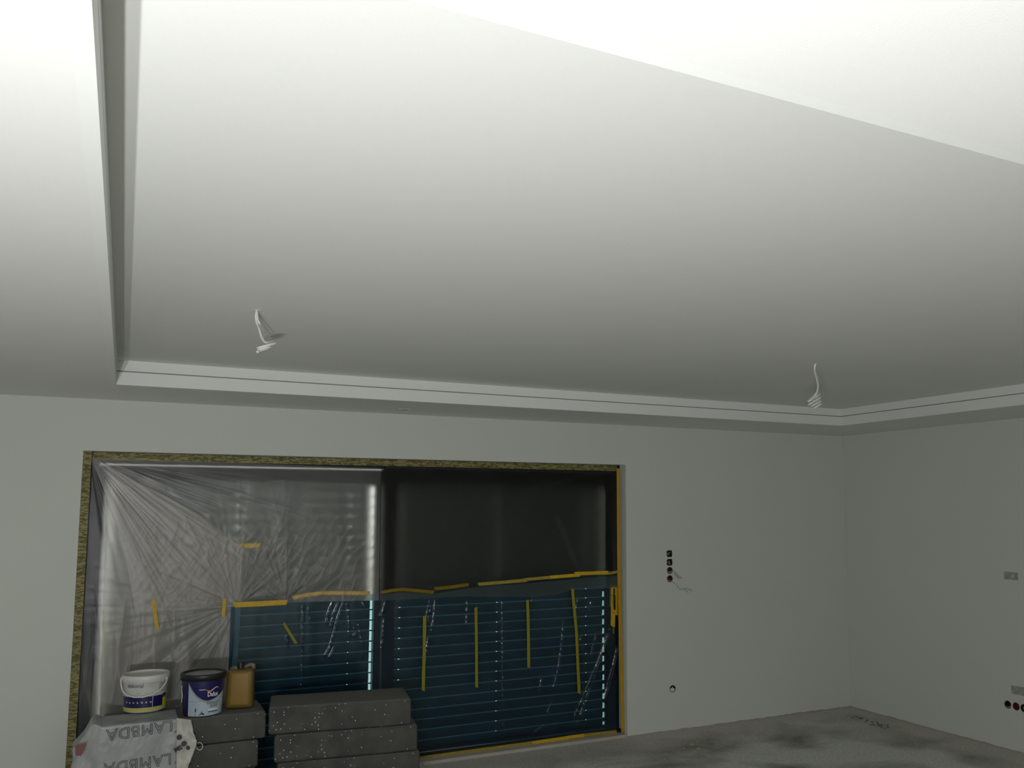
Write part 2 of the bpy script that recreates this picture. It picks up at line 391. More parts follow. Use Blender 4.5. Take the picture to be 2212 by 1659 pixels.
# fixed light: pane and thin beads
MB().box((xl_in, YFR+0.035, 0.11), (xm+0.05, YFR+0.047, FTp)).build('fixed_pane', M_GLASS, win)
MB().box((xl_in, YFR+0.01, 0.045), (xm+0.05, YFR+0.07, 0.11)).build('bottom_bead', M_FRAME, win)
# sliding sash
sash = MB()
xi0, xi1 = xs(853, YS), xs(1306.2, YS+0.05, 1450)
zt_, zb_ = zs(1080, 1040, YS), zs(1300, 1569, YS)
ST = zs(1080, 1012, YS)
sash.box((xm, YS, 0.03), (xi0, YS+0.05, ST))
so = sash.build('sash_stile', M_FRAME, win, bevel=0.003)
MB().box((xi1, YS, 0.03), (xr_in, YS+0.05, ST)).build('sash_stile', M_FRAME, win, bevel=0.003)
MB().box((xi0, YS, zt_), (xi1, YS+0.05, ST)).build('sash_rail', M_FRAME, win, bevel=0.003)
br = MB().box((xi0, YS, 0.03), (xi1, YS+0.05, zb_)).build('sash_rail', M_FRAME, win, bevel=0.003)
MB().box((xi0, YS-0.006, zb_-0.022), (xi1-0.02, YS, zb_-0.014)).build('drip_bead', mat('bead_metal', (0.12, 0.14, 0.15), 0.5), br)
MB().box((xi0, YS+0.02, zb_), (xi1, YS+0.03, zt_)).build('sash_pane', M_GLASS, win)
# threshold step
th = MB().box((OL, D+0.0, 0.0), (OR, YS-0.002, 0.022)).build('threshold', mat('screed_edge', (0.46, 0.44, 0.39), 0.9, bump=0.4), win)
MB().box((OL, YS-0.004, 0.022), (OR, YFR, 0.04)).build('frame_foot', M_BLACKP, win)

# ------------------------------------------------------------------ roller shutters outside
zc = zs(1073, 1579, YSH); pitch = (zs(1073, 1301.5, YSH)-zc)/13.0
def shutter(label, x0, x1, holes, endgap0, endgap1, tab):
    s = empty('roller_shutter', ((x0+x1)/2, YSH, 0.03)); tag(s, label, 'shutter', None)
    z = zc-pitch; i = 0
    first = {}
    n = int((OT+0.05-z)/pitch)+1
    for i in range(n):
        z0 = zc+(i-1)*pitch; z1 = z0+pitch
        mb = MB(); k = 7; prof = []
        for j in range(k+1):
            u = j/k; prof.append((YSH+0.006-0.0055*sin(pi*u), z0+0.003+(pitch-0.0060)*u))
        prof += [(YSH+0.012, prof[-1][1]), (YSH+0.012, prof[0][1])]
        m_ = len(prof)
        mb.v += [(x0, y, q) for (y, q) in prof]+[(x1, y, q) for (y, q) in prof]
        mb.f += [(j, (j+1) % m_, m_+(j+1) % m_, m_+j) for j in range(m_)]+[tuple(range(m_))[::-1], tuple(range(m_, 2*m_))]
        sl = mb.build('slat', M_SLAT, s)
        # the hook strip on top of the slat, pierced by small holes; its paler colour imitates a lit edge
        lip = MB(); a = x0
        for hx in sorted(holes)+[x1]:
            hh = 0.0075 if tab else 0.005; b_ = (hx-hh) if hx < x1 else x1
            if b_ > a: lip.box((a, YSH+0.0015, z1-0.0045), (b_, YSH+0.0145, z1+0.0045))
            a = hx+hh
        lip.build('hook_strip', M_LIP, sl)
        if tab:   # end stop that runs in the guide rail
            MB().box((x1, YSH+0.002, z0+pitch*0.62), (x1+endgap1, YSH+0.012, z1+0.001)).build('end_stop', M_SLAT, sl)
        else:
            MB().box((x1, YSH+0.002, z0+pitch*0.88), (x1+endgap1, YSH+0.012, z1-0.001)).build('end_stop', M_SLAT, sl)
    return s
gx1 = xs(1301.4, YSH, 1450); gw = xs(1305.4, YSH, 1450)-gx1
lx1 = xs(797, YSH, 1400); lw_ = xs(804.5, YSH, 1400)-lx1
rx0 = xs(846, YSH)
lx0 = xs(232, YSH)
sh2 = shutter('long dark roller shutter outside the right sliding pane, bright dashes along its right edge', rx0, gx1,
        [xs(862, YSH, 1400), xs(1073, YSH, 1400), xs(1266, YSH, 1400)], 0, gw, True)
sh1 = shutter('dark roller shutter outside the fixed left pane, lit gap at its right edge', lx0, lx1,
        [xs(503.5, YSH, 1400), xs(751, YSH, 1420)], 0, lw_, False)
def rail(x0, x1, par, back=0.035): MB().box((x0, YSH-0.02, 0.0), (x1, YSH+back, OT)).build('guide_rail', M_FRAME, par)
rail(gx1+gw, OR, sh2, 0.003); rail(lx1+lw_, rx0-0.0005, sh1); rail(OL, xs(226.5, YSH), sh1)
MB().box((OL, YSH+0.0, 0.0), (lx1+lw_, YSH+0.02, zc-pitch+0.002)).build('bottom_bar', M_SLAT, sh1)
MB().box((rx0, YSH+0.0, 0.0), (OR-0.05, YSH+0.02, zc-pitch+0.002)).build('bottom_bar', M_SLAT, sh2)
hb = MB().box((OL, YSH-0.03, zs(600, 1046, YSH-0.03)), (OR, YSH+0.10, OT)).build('shutter_box', M_FRAME, win)

# ------------------------------------------------------------------ masking films
def pl(poly, u):
    """point on a polyline at fraction u of its x-extent"""
    x = poly[0][0]+(poly[-1][0]-poly[0][0])*u
    for (a, b) in zip(poly, poly[1:]):
        if x <= b[0]+1e-6:
            t_ = (x-a[0])/max(1e-6, b[0]-a[0]); return x, a[1]+(b[1]-a[1])*t_
    return poly[-1]
def film(name, m, top, bot, Y, disp, nu, nv, label, cat='plastic sheet', bow=0.0):
    mb = MB(); att = []
    def fn(u, v):
        a = pl(top, u); b = pl(bot, u)
        px = a[0]+(b[0]-a[0])*v; py = a[1]+(b[1]-a[1])*v
        px += bow*sin(pi*v)*(1-u)
        d, f = disp(px, py, u, v); att.append(f)
        p = at(px, py, 1, Y); p.y -= d
        return p
    mb.grid(fn, nu, nv); o = mb.build(name, m, None, True)
    a_ = o.data.attributes.new('fold', 'FLOAT', 'POINT'); a_.data.foreach_set('value', att)
    c = sum((v.co for v in o.data.vertices), Vector())/len(o.data.vertices)
    origin(o, c); tag(o, label, cat); return o
def nz(x, y, z=0.0): return noise.noise(Vector((x, y, z)))
def sharp(v): return max(0.0, 1-abs(v)*3.2)**2
C0 = (194, 982); C1 = (512, 1308); C2 = (618, 1300)
def rad(px, py, c, k, seed, fall):
    dx, dy = px-c[0], py-c[1]; r = hypot(dx, dy)+1e-3; th = atan2(dy, dx)
    f = nz(th*k, r*0.0035, seed)+0.5*nz(th*k*2.3, r*0.006, seed+5)
    return f*exp(-r/fall), sharp(nz(th*k*1.6, r*0.004, seed+9))*exp(-r/fall), r
def disp1(px, py, u, v):
    a, sa, r = rad(px, py, C0, 6, 1.3, 420); b, sb, r2 = rad(px, py, C1, 7, 4.1, 220)
    w_ = min(1, max(0, (py-1280)/120)); c = nz(px*0.035+0.004*py, py*0.0045, 8)*w_
    sc_ = sharp(nz(px*0.045, py*0.006, 12))*w_
    e = min(1, u*8, (1-u)*8+0.2, v*6+0.15)
    big = 0.55*nz(px*0.006, py*0.006, 31)
    dark = 2.0 if (px < 232-(py-980)*0.03) else 0
    return (0.011*a+0.004*sa+0.010*b+0.006*sb+0.010*c+0.004*sc_)*e, 0.5+0.55*a+0.45*sa+0.45*b+0.35*sb+0.9*c+0.9*sc_+big-dark
def disp2(px, py, u, v):
    a, sa, r = rad(px, py, C0, 15, 2.2, 360); b, sb, r2 = rad(px, py, C1, 6, 6.4, 130); b2, sb2, r3 = rad(px, py, C2, 5, 3.4, 120)
    c = nz(px*0.03, py*0.011, 18); sc_ = sharp(nz(px*0.05+py*0.03, py*0.02-px*0.004, 22))*min(1, max(0, (py-1090)/80))
    e = min(1, u*8+0.1, (1-u)*10, v*6)
    low = min(1, max(0, (py-1090)/170)); big = 0.5*nz(px*0.008, py*0.008, 41)
    return (0.007*a+0.005*sa+0.010*b+0.006*sb+0.010*b2+0.006*sb2+0.004*c+0.003*sc_)*e, 0.15+0.55*low+big*0.6+0.6*a+0.4*sa+0.4*b+0.6*sb+0.5*b2+0.6*sb2+0.3*c+1.0*sc_
def disp3(px, py, u, v):
    c = nz(px*0.01+py*0.004, py*0.003, 55); s1 = 0
    for (x0, y0, x1, y1, wd) in ((1205, 1120, 1255, 1240, 5), (1322, 1110, 1326, 1262, 2), (1331, 1070, 1326, 1250, 2), (955, 1140, 985, 1120, 3), (1190, 1045, 1290, 1022, 2)):
        t_ = ((px-x0)*(x1-x0)+(py-y0)*(y1-y0))/((x1-x0)**2+(y1-y0)**2); t_ = min(1, max(0, t_))
        d_ = hypot(px-x0-(x1-x0)*t_, py-y0-(y1-y0)*t_); s1 += exp(-(d_/wd)**2)
    e = min(1, u*10, (1-u)*10, v*8)
    return (0.003*c+0.004*s1)*e, 0.2+0.5*c+1.2*s1
F1 = film('masking_film', M_FILM1, [(192, 984), (300, 1038), (400, 1092), (470, 1142), (528, 1188)], [(146, 1632), (500, 1632)], D+0.074, disp1, 260, 200,
          'milky plastic film gathered at the opening\'s top left corner, hanging behind the buckets')
F2 = film('masking_film', M_FILM2, [(196, 990), (500, 999), (823, 1012)], [(292, 1321), (500, 1312), (620, 1300), (700, 1299), (818, 1297)], D+0.036, disp2, 330, 180,
          'creased milky film over the upper part of the fixed left pane', bow=14)
F3 = film('masking_film', M_FILM3, [(824, 1012), (1331, 1025)], [(820, 1297), (1005, 1287), (1160, 1288), (1210, 1282), (1240, 1271), (1334, 1269)], D+0.05, disp3, 170, 90,
          'thin clear film over the dark upper half of the sliding pane')

# added strip, pale for the scatter where the thin film laps over the blue
HT = [(822, 1284), (869, 1279), (936, 1283), (1011, 1270), (1137, 1260), (1250, 1250), (1334, 1243)]
HB_ = [(820, 1298), (1005, 1288), (1160, 1289), (1210, 1283), (1240, 1272), (1334, 1270)]
mb = MB().grid(lambda u, v: at(*[pl(HT, u)[k]*(1-v)+pl(HB_, u)[k]*v for k in (0, 1)], 1, D+0.043), 60, 4)
hm = mb.build('overlap_scatter', film_mat('overlap_scatter_film', (0.42, 0.60, 0.62), 0.10, 0.0, 0.02, 0.3), None, True)
hm.parent = F3; hm.matrix_parent_inverse = Matrix.Translation(-F3.location)

# blue film: vertical drape plus sharp creases that catch the lamp
CREASE = [
 [(718,1302),(708,1330),(706,1345)], [(732,1302),(722,1325),(716,1352)], [(742,1302),(730,1335),(724,1362),(712,1400),(703,1416)],
 [(750,1306),(753,1345),(754,1375)], [(722,1400),(712,1420)], [(766,1358),(772,1366),(764,1372)],
 [(784,1302),(795,1330)], [(833,1300),(828,1318),(822,1330),(832,1331)], [(831,1332),(828,1360),(824,1400)],
 [(940,1298),(938,1330),(933,1362)], [(925,1380),(921,1410),(918,1440),(912,1462)], [(929,1297),(920,1340)], [(934,1296),(924,1345)],
 [(1250,1290),(1243,1322)], [(1255,1378),(1249,1405)], [(1267,1330),(1272,1336)], [(1276,1300),(1274,1320)],
 [(1290,1365),(1282,1390),(1276,1418)], [(1258,1400),(1264,1418),(1279,1418)], [(1171,1458),(1168,1478),(1166,1495)], [(1208,1440),(1202,1465),(1196,1485)],
 [(1218,1340),(1213,1400),(1207,1440)], [(1175,1565),(1158,1580)], [(1192,1520),(1183,1540)],
 [(1337,1385),(1325,1440),(1312,1490),(1304,1512)], [(1334,1398),(1320,1450),(1305,1508)], [(1318,1355),(1300,1410),(1272,1490),(1245,1570)], [(1313,1368),(1295,1420),(1262,1500),(1240,1550)],
 [(1338,1448),(1333,1482)], [(1327,1243),(1328,1262)], [(1330,1250),(1331,1263)], [(1306,1255),(1305,1275)], [(1155,1272),(1149,1300)], [(1152,1400),(1146,1395)],
 [(655,1310),(653,1400),(650,1480)], [(668,1315),(671,1345)], [(620,1375),(622,1395)], [(775,1350),(785,1420)], [(1085,1300),(1087,1600)], [(1010,1300),(1008,1350)]]
def disp4(px, py, u, v):
    c = 0.006*nz(px*0.012, py*0.002, 61)+0.002*nz(px*0.05, py*0.005, 63); s1 = 0; f = 0
    for k, cr in enumerate(CREASE):
        if px < min(q[0] for q in cr)-10 or px > max(q[0] for q in cr)+10: continue
        best = 1e9; tb = 0
        for (a, b) in zip(cr, cr[1:]):
            L2 = (b[0]-a[0])**2+(b[1]-a[1])**2
            t_ = min(1, max(0, ((px-a[0])*(b[0]-a[0])+(py-a[1])*(b[1]-a[1]))/L2)); d_ = hypot(px-a[0]-(b[0]-a[0])*t_, py-a[1]-(b[1]-a[1])*t_)
            if d_ < best: best = d_
        wd = 2.2; g = exp(-(best/wd)**2)
        s1 += g*(0.8+0.75*nz(px*0.15, py*0.13, k)); f += g
    e = min(1, u*20, (1-u)*150, v*12+0.1)
    return (c+0.0065*s1)*e, 0.3+0.7*nz(px*0.03, py*0.004, 66)+0.8*min(1, f)
FB_ = film('protective_film', M_BLUE, [(499, 1309), (620, 1301), (636, 1291), (700, 1283), (798, 1283), (869, 1274), (936, 1279), (1011, 1266), (1137, 1256), (1250, 1245), (1336, 1238)],
           [(500, 1668), (920, 1620), (1334, 1577)], D+0.072, disp4, 760, 260,
           'shiny blue plastic film taped across the lower half of the sliding door')
# folded double margin at the film's left edge and hems
def strip(poly, wpx, Y, thick=0.0012, m=None, name='masking_tape_strip', ragged=0.0, n=2, curve=0.0):
    """flat adhesive strip following a pixel polyline on the plane y=Y"""
    P = [at(a, b, 1, Y) for a, b in poly]; mb = MB(); wd = wpx/2
    L = []
    for i, p in enumerate(poly):
        a = poly[max(0, i-1)]; b = poly[min(len(poly)-1, i+1)]
        d = (b[0]-a[0], b[1]-a[1]); l = hypot(*d); nx, ny = -d[1]/l, d[0]/l
        r0 = wd*(1+ragged*random.uniform(-1, 1)); 
        L.append((at(p[0]+nx*r0, p[1]+ny*r0, 1, Y), at(p[0]-nx*wd, p[1]-ny*wd, 1, Y)))
    if ragged:  # torn ends
        j = wpx*0.35
        p = poly[0]; q = poly[1]; l = hypot(q[0]-p[0], q[1]-p[1]); L[0] = (L[0][0], at(p[0]-(-(q[1]-p[1])/l)*wd-(q[0]-p[0])/l*j, p[1]-((q[0]-p[0])/l)*wd-(q[1]-p[1])/l*j, 1, Y))
        p = poly[-2]; q = poly[-1]; l = hypot(q[0]-p[0], q[1]-p[1]); L[-1] = (L[-1][0], at(q[0]-(-(q[1]-p[1])/l)*wd+(q[0]-p[0])/l*j, q[1]-((q[0]-p[0])/l)*wd+(q[1]-p[1])/l*j, 1, Y))
    for a, b in L:
        mb.v += [(a.x, Y-thick, a.z), (b.x, Y-thick, b.z), (b.x, Y, b.z), (a.x, Y, a.z)]
    for i in range(len(L)-1):
        for j in range(4): mb.f.append((i*4+j, i*4+(j+1) % 4, i*4+4+(j+1) % 4, i*4+4+j))
    k = 4*(len(L)-1); mb.f += [(3, 2, 1, 0), (k, k+1, k+2, k+3)]
    o = mb.build(name, m or M_TAPE); c = sum((v.co for v in o.data.vertices), Vector())/len(o.data.vertices); return origin(o, c)
YT = D+0.062
hem = strip([(502, 1311), (500, 1370), (496, 1470), (494, 1560)], 7, D+0.066, 0.001, M_BLUE); hem.name = 'folded_hem'; hem.parent = FB_; hem.matrix_parent_inverse = Matrix.Translation(-FB_.location)
hem = strip([(506, 1312), (505, 1370), (501, 1420)], 4, D+0.064, 0.001, M_BLUE); hem.name = 'folded_hem'; hem.parent = FB_; hem.matrix_parent_inverse = Matrix.Translation(-FB_.location)

TH, TV = 'tape pieces along the top edge of the blue film', 'tape pieces stuck upright on the films'
T = [
 ([(1243,1239.5),(1280,1238),(1312,1237)], 8, YT-0.028, M_TAPE, 'bright yellow tape piece nearest the right jamb along the blue film\'s top edge', TH),
 ([(1190,1247),(1220,1244.5),(1252,1242)], 7.5, YT-0.026, M_TAPE, 'bright yellow tape piece left of the one nearest the right jamb', TH),
 ([(1312,1239),(1337,1234.5)], 6, YT-0.025, M_TAPE_DIM, 'short olive tape end joining the blue film\'s top edge to the right jamb', TH),
 ([(1134,1252),(1165,1249),(1194,1246.5)], 6.5, YT-0.022, M_TAPE_DIM, 'dull yellow tape piece above the third upright strip', TH),
 ([(1034,1262),(1085,1258),(1138,1253)], 7, YT-0.020, M_TAPE_DIM, 'long dull yellow tape piece on the blue film\'s edge above the second upright strip', TH),
 ([(940,1272),(975,1268),(1011,1263.5)], 7, YT-0.004, M_TAPE, 'short rounded yellow tape piece on the blue film\'s top edge, between two gaps', TH),
 ([(824,1280),(850,1275),(872,1273.5),(900,1276),(936,1279.5)], 7, YT-0.004, M_TAPE, 'yellow tape piece bent like a shallow arch beside the central stile', TH),
 ([(507,1306.5),(560,1304),(600,1302),(618,1301)], 11, YT-0.036, M_TAPE, 'thick bright yellow tape piece holding the blue film\'s top left corner', TH),
 ([(634,1291),(665,1285),(700,1281),(750,1281),(798,1281.5)], 8, YT+0.004, M_TAPE, 'curved yellow tape seen faintly behind the milky film', TH),
 ([(512,1178),(535,1178.5),(562,1178)], 9, D+0.09, M_TAPE, 'blurred short yellow tape behind the creased milky film', None),
 ([(331,1297),(335,1325),(340,1358)], 8, D+0.030, M_TAPE, 'leaning yellow tape strip on the milky film above the white bucket', TV),
 ([(485,1294),(484,1310),(482.5,1331)], 7.5, D+0.030, M_TAPE, 'short upright yellow tape on the milky film just left of the blue film', TV),
 ([(613,1347),(626,1368),(639,1389)], 6, D+0.056, M_TAPE_OL, 'short slanting yellow tape on the blue film above the speckled foam blocks', TV),
 ([(917.5,1331),(916,1410),(914,1491)], 7, D+0.056, M_TAPE_OL, 'long upright yellow tape nearest the central stile, above the foam blocks\' right end', TV),
 ([(1028,1313),(1029,1400),(1029.6,1484)], 6, D+0.056, M_TAPE_OL, 'long upright yellow tape, second from the central stile', TV),
 ([(1139,1297),(1140.5,1324),(1141.5,1380),(1142,1441)], 6, D+0.056, M_TAPE_OL, 'shorter upright yellow tape, third from the central stile', TV),
 ([(1236,1266),(1245,1366),(1251,1497)], 6, D+0.056, M_TAPE_OL, 'long leaning yellow tape nearest the taped door handle', TV),
]
for poly, wd, Y, m_, lab, g in T:
    tag(strip(poly, wd, Y, m=m_, ragged=0.12), lab, 'tape', g)
# tapes round the opening
FT = 'tape round the window frame'
tag(strip([(1335.5,1012),(1337,1235),(1342,1440),(1345.5,1582)], 7, D+0.04, m=mat('ochre_tape', (0.52, 0.29, 0.006), 0.55, var=0.1), name='masking_tape_strip'), 'ochre tape running the full height of the right jamb', 'tape', FT)
o = MB().box((OL+0.001, YFR-0.006, OT-0.048), (OR-0.03, YFR-0.0015, OT-0.002)).build('masking_tape_strip', M_OLIVE); origin(o, (1.6, YFR, OT-0.02)); tag(o, 'olive printed tape along the head of the window', 'tape', FT)
o = MB().box((OL+0.001, D-0.001, 0.03), (OL+0.046, D+0.002, OT)).build('masking_tape_strip', M_OLIVE); origin(o, (OL, D, 1)); tag(o, 'olive printed tape down the left edge of the window', 'tape', FT)
tag(strip([(900,1639),(1000,1625),(1120,1609),(1228,1594)], 8, YS-0.009, m=M_TAPE_DIM), 'dull yellow tape along the foot of the sliding door, left length beside the foam blocks', 'tape', FT)
tag(strip([(1150,1604.5),(1228,1593),(1262,1588)], 7, YS-0.012, m=M_TAPE), 'brighter yellow overlap in the tape along the foot of the sliding door', 'tape', FT)
tag(strip([(1228,1592.5),(1280,1586),(1332,1580)], 7.5, YS-0.009, m=M_TAPE_DIM), 'dull yellow tape along the foot of the sliding door, right length by the jamb', 'tape', FT)

# taped-over handle
hx0, hx1 = xs(1317, YS-0.03), xs(1332, YS-0.03)
hc = at(1325, 1300, 1, YS-0.02); hd = empty('door_handle', (hc.x, YS, hc.z)); tag(hd, 'dark lever handle of the sliding door wrapped in layers of yellow tape', 'handle')
zt0, zt1 = at(1325, 1262, 1, YS-0.03).z, at(1325, 1330, 1, YS-0.03).z
MB().box((hc.x-0.016, YS-0.010, zt1), (hc.x+0.016, YS, zt0)).build('backplate', M_BLACKP, hd, bevel=0.003)
MB().tube([(hc.x+0.004, YS-0.008, hc.z+0.05), (hc.x+0.004, YS-0.030, hc.z+0.05), (hc.x+0.002, YS-0.034, hc.z+0.03), (hc.x+0.002, YS-0.034, hc.z-0.06)], 0.008, 8).build('lever', M_BLACKP, hd, True)
def hstrip(poly, w_, Y): 
    o = strip(poly, w_, Y, m=M_TAPE, ragged=0.1, name='tape_layer'); o.parent = hd; o.matrix_parent_inverse = hd.matrix_world.inverted(); return o
hstrip([(1319.5,1261.5),(1319,1285),(1318.5,1311)], 4.5, YS-0.012)
hstrip([(1322.5,1264),(1322,1300),(1322,1330)], 5.0, YS-0.014)
hstrip([(1330.5,1265),(1331.3,1300),(1331.5,1328)], 5.2, YS-0.014)
hstrip([(1326.4,1284),(1326.4,1290)], 5.0, YS-0.0165); hstrip([(1326.4,1303),(1326.4,1322)], 5.0, YS-0.0165); hstrip([(1326.4,1266),(1326.4,1270)], 5.0, YS-0.0165)
hstrip([(1324,1326),(1323.3,1351)], 10, YS-0.013); hstrip([(1325.2,1349),(1325,1368)], 4.8, YS-0.012)

# ================================================================== WALL AND CEILING FITTINGS
CABG = mat('grey_wire', (0.40, 0.40, 0.37), 0.6)
M_RED = mat('red_box_plastic', (0.12, 0.022, 0.014), 0.5); M_DARKB = mat('dark_box_plastic', (0.02, 0.018, 0.016), 0.6); M_PLG = mat('mortar_grey', (0.30, 0.29, 0.26), 0.9, var=0.3, vscale=60, bump=0.5)
cut_back, cut_right = [], []
def junction(px, py, axis, r, outline, label, inner, group, variant):
    P = at(px, py, axis, D if axis == 1 else W)
    (cut_back if axis == 1 else cut_right).append(prism(outline, P, axis, -0.02, 0.045))
    t_ = empty('junction_box', P); tag(t_, label, 'socket box', group)
    ol = [(u*0.995, v*0.995) for u, v in outline]; n = len(ol); mb = MB()
    def w3(u, v, d): return (P.x+u, P.y+d, P.z+v) if axis == 1 else (P.x+d, P.y+u, P.z+v)
    for (s_, d) in ((1.0, 0.0008), (1.0, 0.0435), (0.86, 0.0435), (0.86, 0.0008)):
        mb.v += [w3(u*s_, v*s_, d) for u, v in ol]
    for k in range(3):
        for i in range(n): mb.f.append((k*n+i, k*n+(i+1) % n, (k+1)*n+(i+1) % n, (k+1)*n+i))
    for i in range(n): mb.f.append((3*n+i, 3*n+(i+1) % n, (i+1) % n, i))
    mb.f.append(tuple(range(n, 2*n)))
    mb.build('box_shell', inner, t_)
    # bits inside: screw lugs and wire ends
    if variant == 'lumpy':
        random.seed(int(px+py)); q = MB()
        for k in range(5):
            a = random.random()*6.28; rr = random.uniform(0.15, 0.5)*r; c = w3(rr*cos(a), rr*sin(a), 0.008)
            pts = [w3(rr*cos(a)+s*0.011*cos(a+1.2*k), rr*sin(a)+s*0.011*sin(a+1.2*k), 0.006+0.004*abs(s)) for s in (-1, -0.5, 0, 0.5, 1)]
            q.tube(pts, 0.0028, 6)
        q.build('wire_end', M_PLG, t_, True)
    elif variant == 'wire':
        q = MB().tube([w3(-0.4*r, 0.2*r, 0.03), w3(-0.45*r, -0.35*r, 0.012), w3(0.0, -0.72*r, 0.004), w3(0.5*r, -0.55*r, 0.003)], 0.0035, 6)
        q.build('wire_end', CABG, t_, True)
    elif variant == 'cover':
        q = MB().add(*prism([(u*0.8, v*0.55-0.3*r) for u, v in outline], P, axis, 0.004, 0.010)); q.build('loose_cover', mat('white_cover', (0.7, 0.7, 0.68), 0.5), t_)
        MB().tube([w3(0.1*r, -0.1*r, 0.01), w3(0.05*r, 0.5*r, 0.002)], 0.004, 6).build('wire_end', M_CABLE, t_)
    return P
R_ = 0.031
G1_ = 'socket boxes in a column right of the window'
junction(1446, 1196, 1, R_, outline_lobed(R_*0.96, 3), 'black knobbly socket box, topmost of the column right of the window', M_DARKB, G1_, 'lumpy')
junction(1446.5, 1214.5, 1, R_, outline_lobed(R_*0.96, 8), 'black knobbly socket box, second from the top of the column', M_DARKB, G1_, 'lumpy')
P3 = junction(1447, 1232.3, 1, R_*0.9, outline_round(R_*0.92, 24), 'round red socket box with a short cable, third down the column', M_RED, G1_, 'wire')
P4 = junction(1447, 1250.2, 1, R_*0.9, outline_round(R_*0.92, 24), 'round red socket box with the long wavy wire, lowest of the column', M_RED, G1_, 'wire')
junction(1453, 1488, 1, 0.030, outline_round(0.029, 24), 'single round socket box with a white cover low on the wall right of the window', M_DARKB, None, 'cover')
G2_ = 'socket boxes low on the right wall'
junction(2177, 1522, 0, 0.030, outline_round(0.029, 24), 'round socket box with a pale rim, first of the low row on the right wall', M_DARKB, G2_, 'wire')
junction(2195, 1526, 0, 0.030, outline_round(0.029, 24), 'dark red socket box, middle of the low row on the right wall', M_RED, G2_, None)
junction(2212, 1530, 0, 0.030, outline_round(0.029, 24), 'socket box cut by the photo\'s right edge, last of the low row', M_DARKB, G2_, 'lumpy')
cutout(wb, cut_back); cutout(wr, cut_right)
def wallwire(pts, r, label, extra=None):
    P = [at(a, b, 1, D-d) for a, b, d in pts]
    Q = []
    for i in range(len(P)-1):
        for k in range(4):
            t_ = k/4; p0 = P[max(0, i-1)]; p1 = P[i]; p2 = P[i+1]; p3 = P[min(len(P)-1, i+2)]
            Q.append(0.5*((2*p1)+(p2-p0)*t_+(2*p0-5*p1+4*p2-p3)*t_*t_+(3*p1-p0-3*p2+p3)*t_**3))
    Q.append(P[-1]); mb = MB().tube(Q, r, 6)
    if extra:
        mb.tube([at(a, b, 1, D-d) for a, b, d in extra], r*0.7, 6)
    o = mb.build('wire', CABG, None, True); origin(o, P[0]); tag(o, label, 'wire', 'wires hanging from the socket boxes'); return o
wallwire([(1446, 1236, 0.002), (1453, 1233.5, 0.02), (1458, 1236, 0.02), (1464, 1243, 0.012), (1472, 1249, 0.006)], 0.0033, 'short grey wire slanting from the third box of the socket column', [(1455, 1234, 0.02), (1460, 1237, 0.02), (1456, 1240, 0.012), (1467, 1250.5, 0.005)])
wallwire([(1449, 1253, 0.002), (1452, 1257, 0.015), (1459, 1260.5, 0.015), (1464, 1266, 0.012), (1468, 1272, 0.01), (1476, 1272.5, 0.012), (1484, 1271, 0.012), (1495, 1276, 0.008)], 0.0026, 'long wavy grey wire hanging from the lowest box of the socket column', [(1478, 1273, 0.012), (1483, 1277, 0.012), (1487, 1280, 0.01)])

# grey patches on the right wall
M_PATCH = mat('grey_patch', (0.34, 0.35, 0.33), 0.8, var=0.2, vscale=30)
def patch(pts, label):
    P = [at(a, b, 0, W) for a, b in pts]; mb = MB()
    mb.v = [(W-0.0025, p.y, p.z) for p in P]+[(W, p.y, p.z) for p in P]
    mb.f = [(0, 1, 2, 3), (7, 6, 5, 4)]+[(i, (i+1) % 4, 4+(i+1) % 4, 4+i) for i in range(4)]
    o = mb.build('wall_patch', M_PATCH); origin(o, sum((Vector(v) for v in mb.v), Vector())/8); tag(o, label, 'patch', 'grey tape patches on the right wall'); return o
pa = patch([(2169, 1234.5), (2199, 1237), (2199, 1253.5), (2169.5, 1251)], 'small grey rectangular patch halfway up the right wall')
c_ = [at(a, b, 0, W-0.003) for a, b in ((2184, 1240), (2191, 1240.5), (2191, 1249), (2184, 1248.5))]
q = MB(); q.v = [tuple(p) for p in c_]+[(p.x+0.002, p.y, p.z) for p in c_]; q.f = [(0, 1, 2, 3), (7, 6, 5, 4)]+[(i, (i+1) % 4, 4+(i+1) % 4, 4+i) for i in range(4)]
o = q.build('pale_square', mat('pale_patch', (0.5, 0.5, 0.48), 0.8)); o.parent = pa; o.matrix_parent_inverse = Matrix.Translation(-pa.location)
patch([(2184, 1480), (2226, 1487), (2226, 1506), (2186, 1498)], 'grey rectangular patch above the low row of sockets on the right wall')

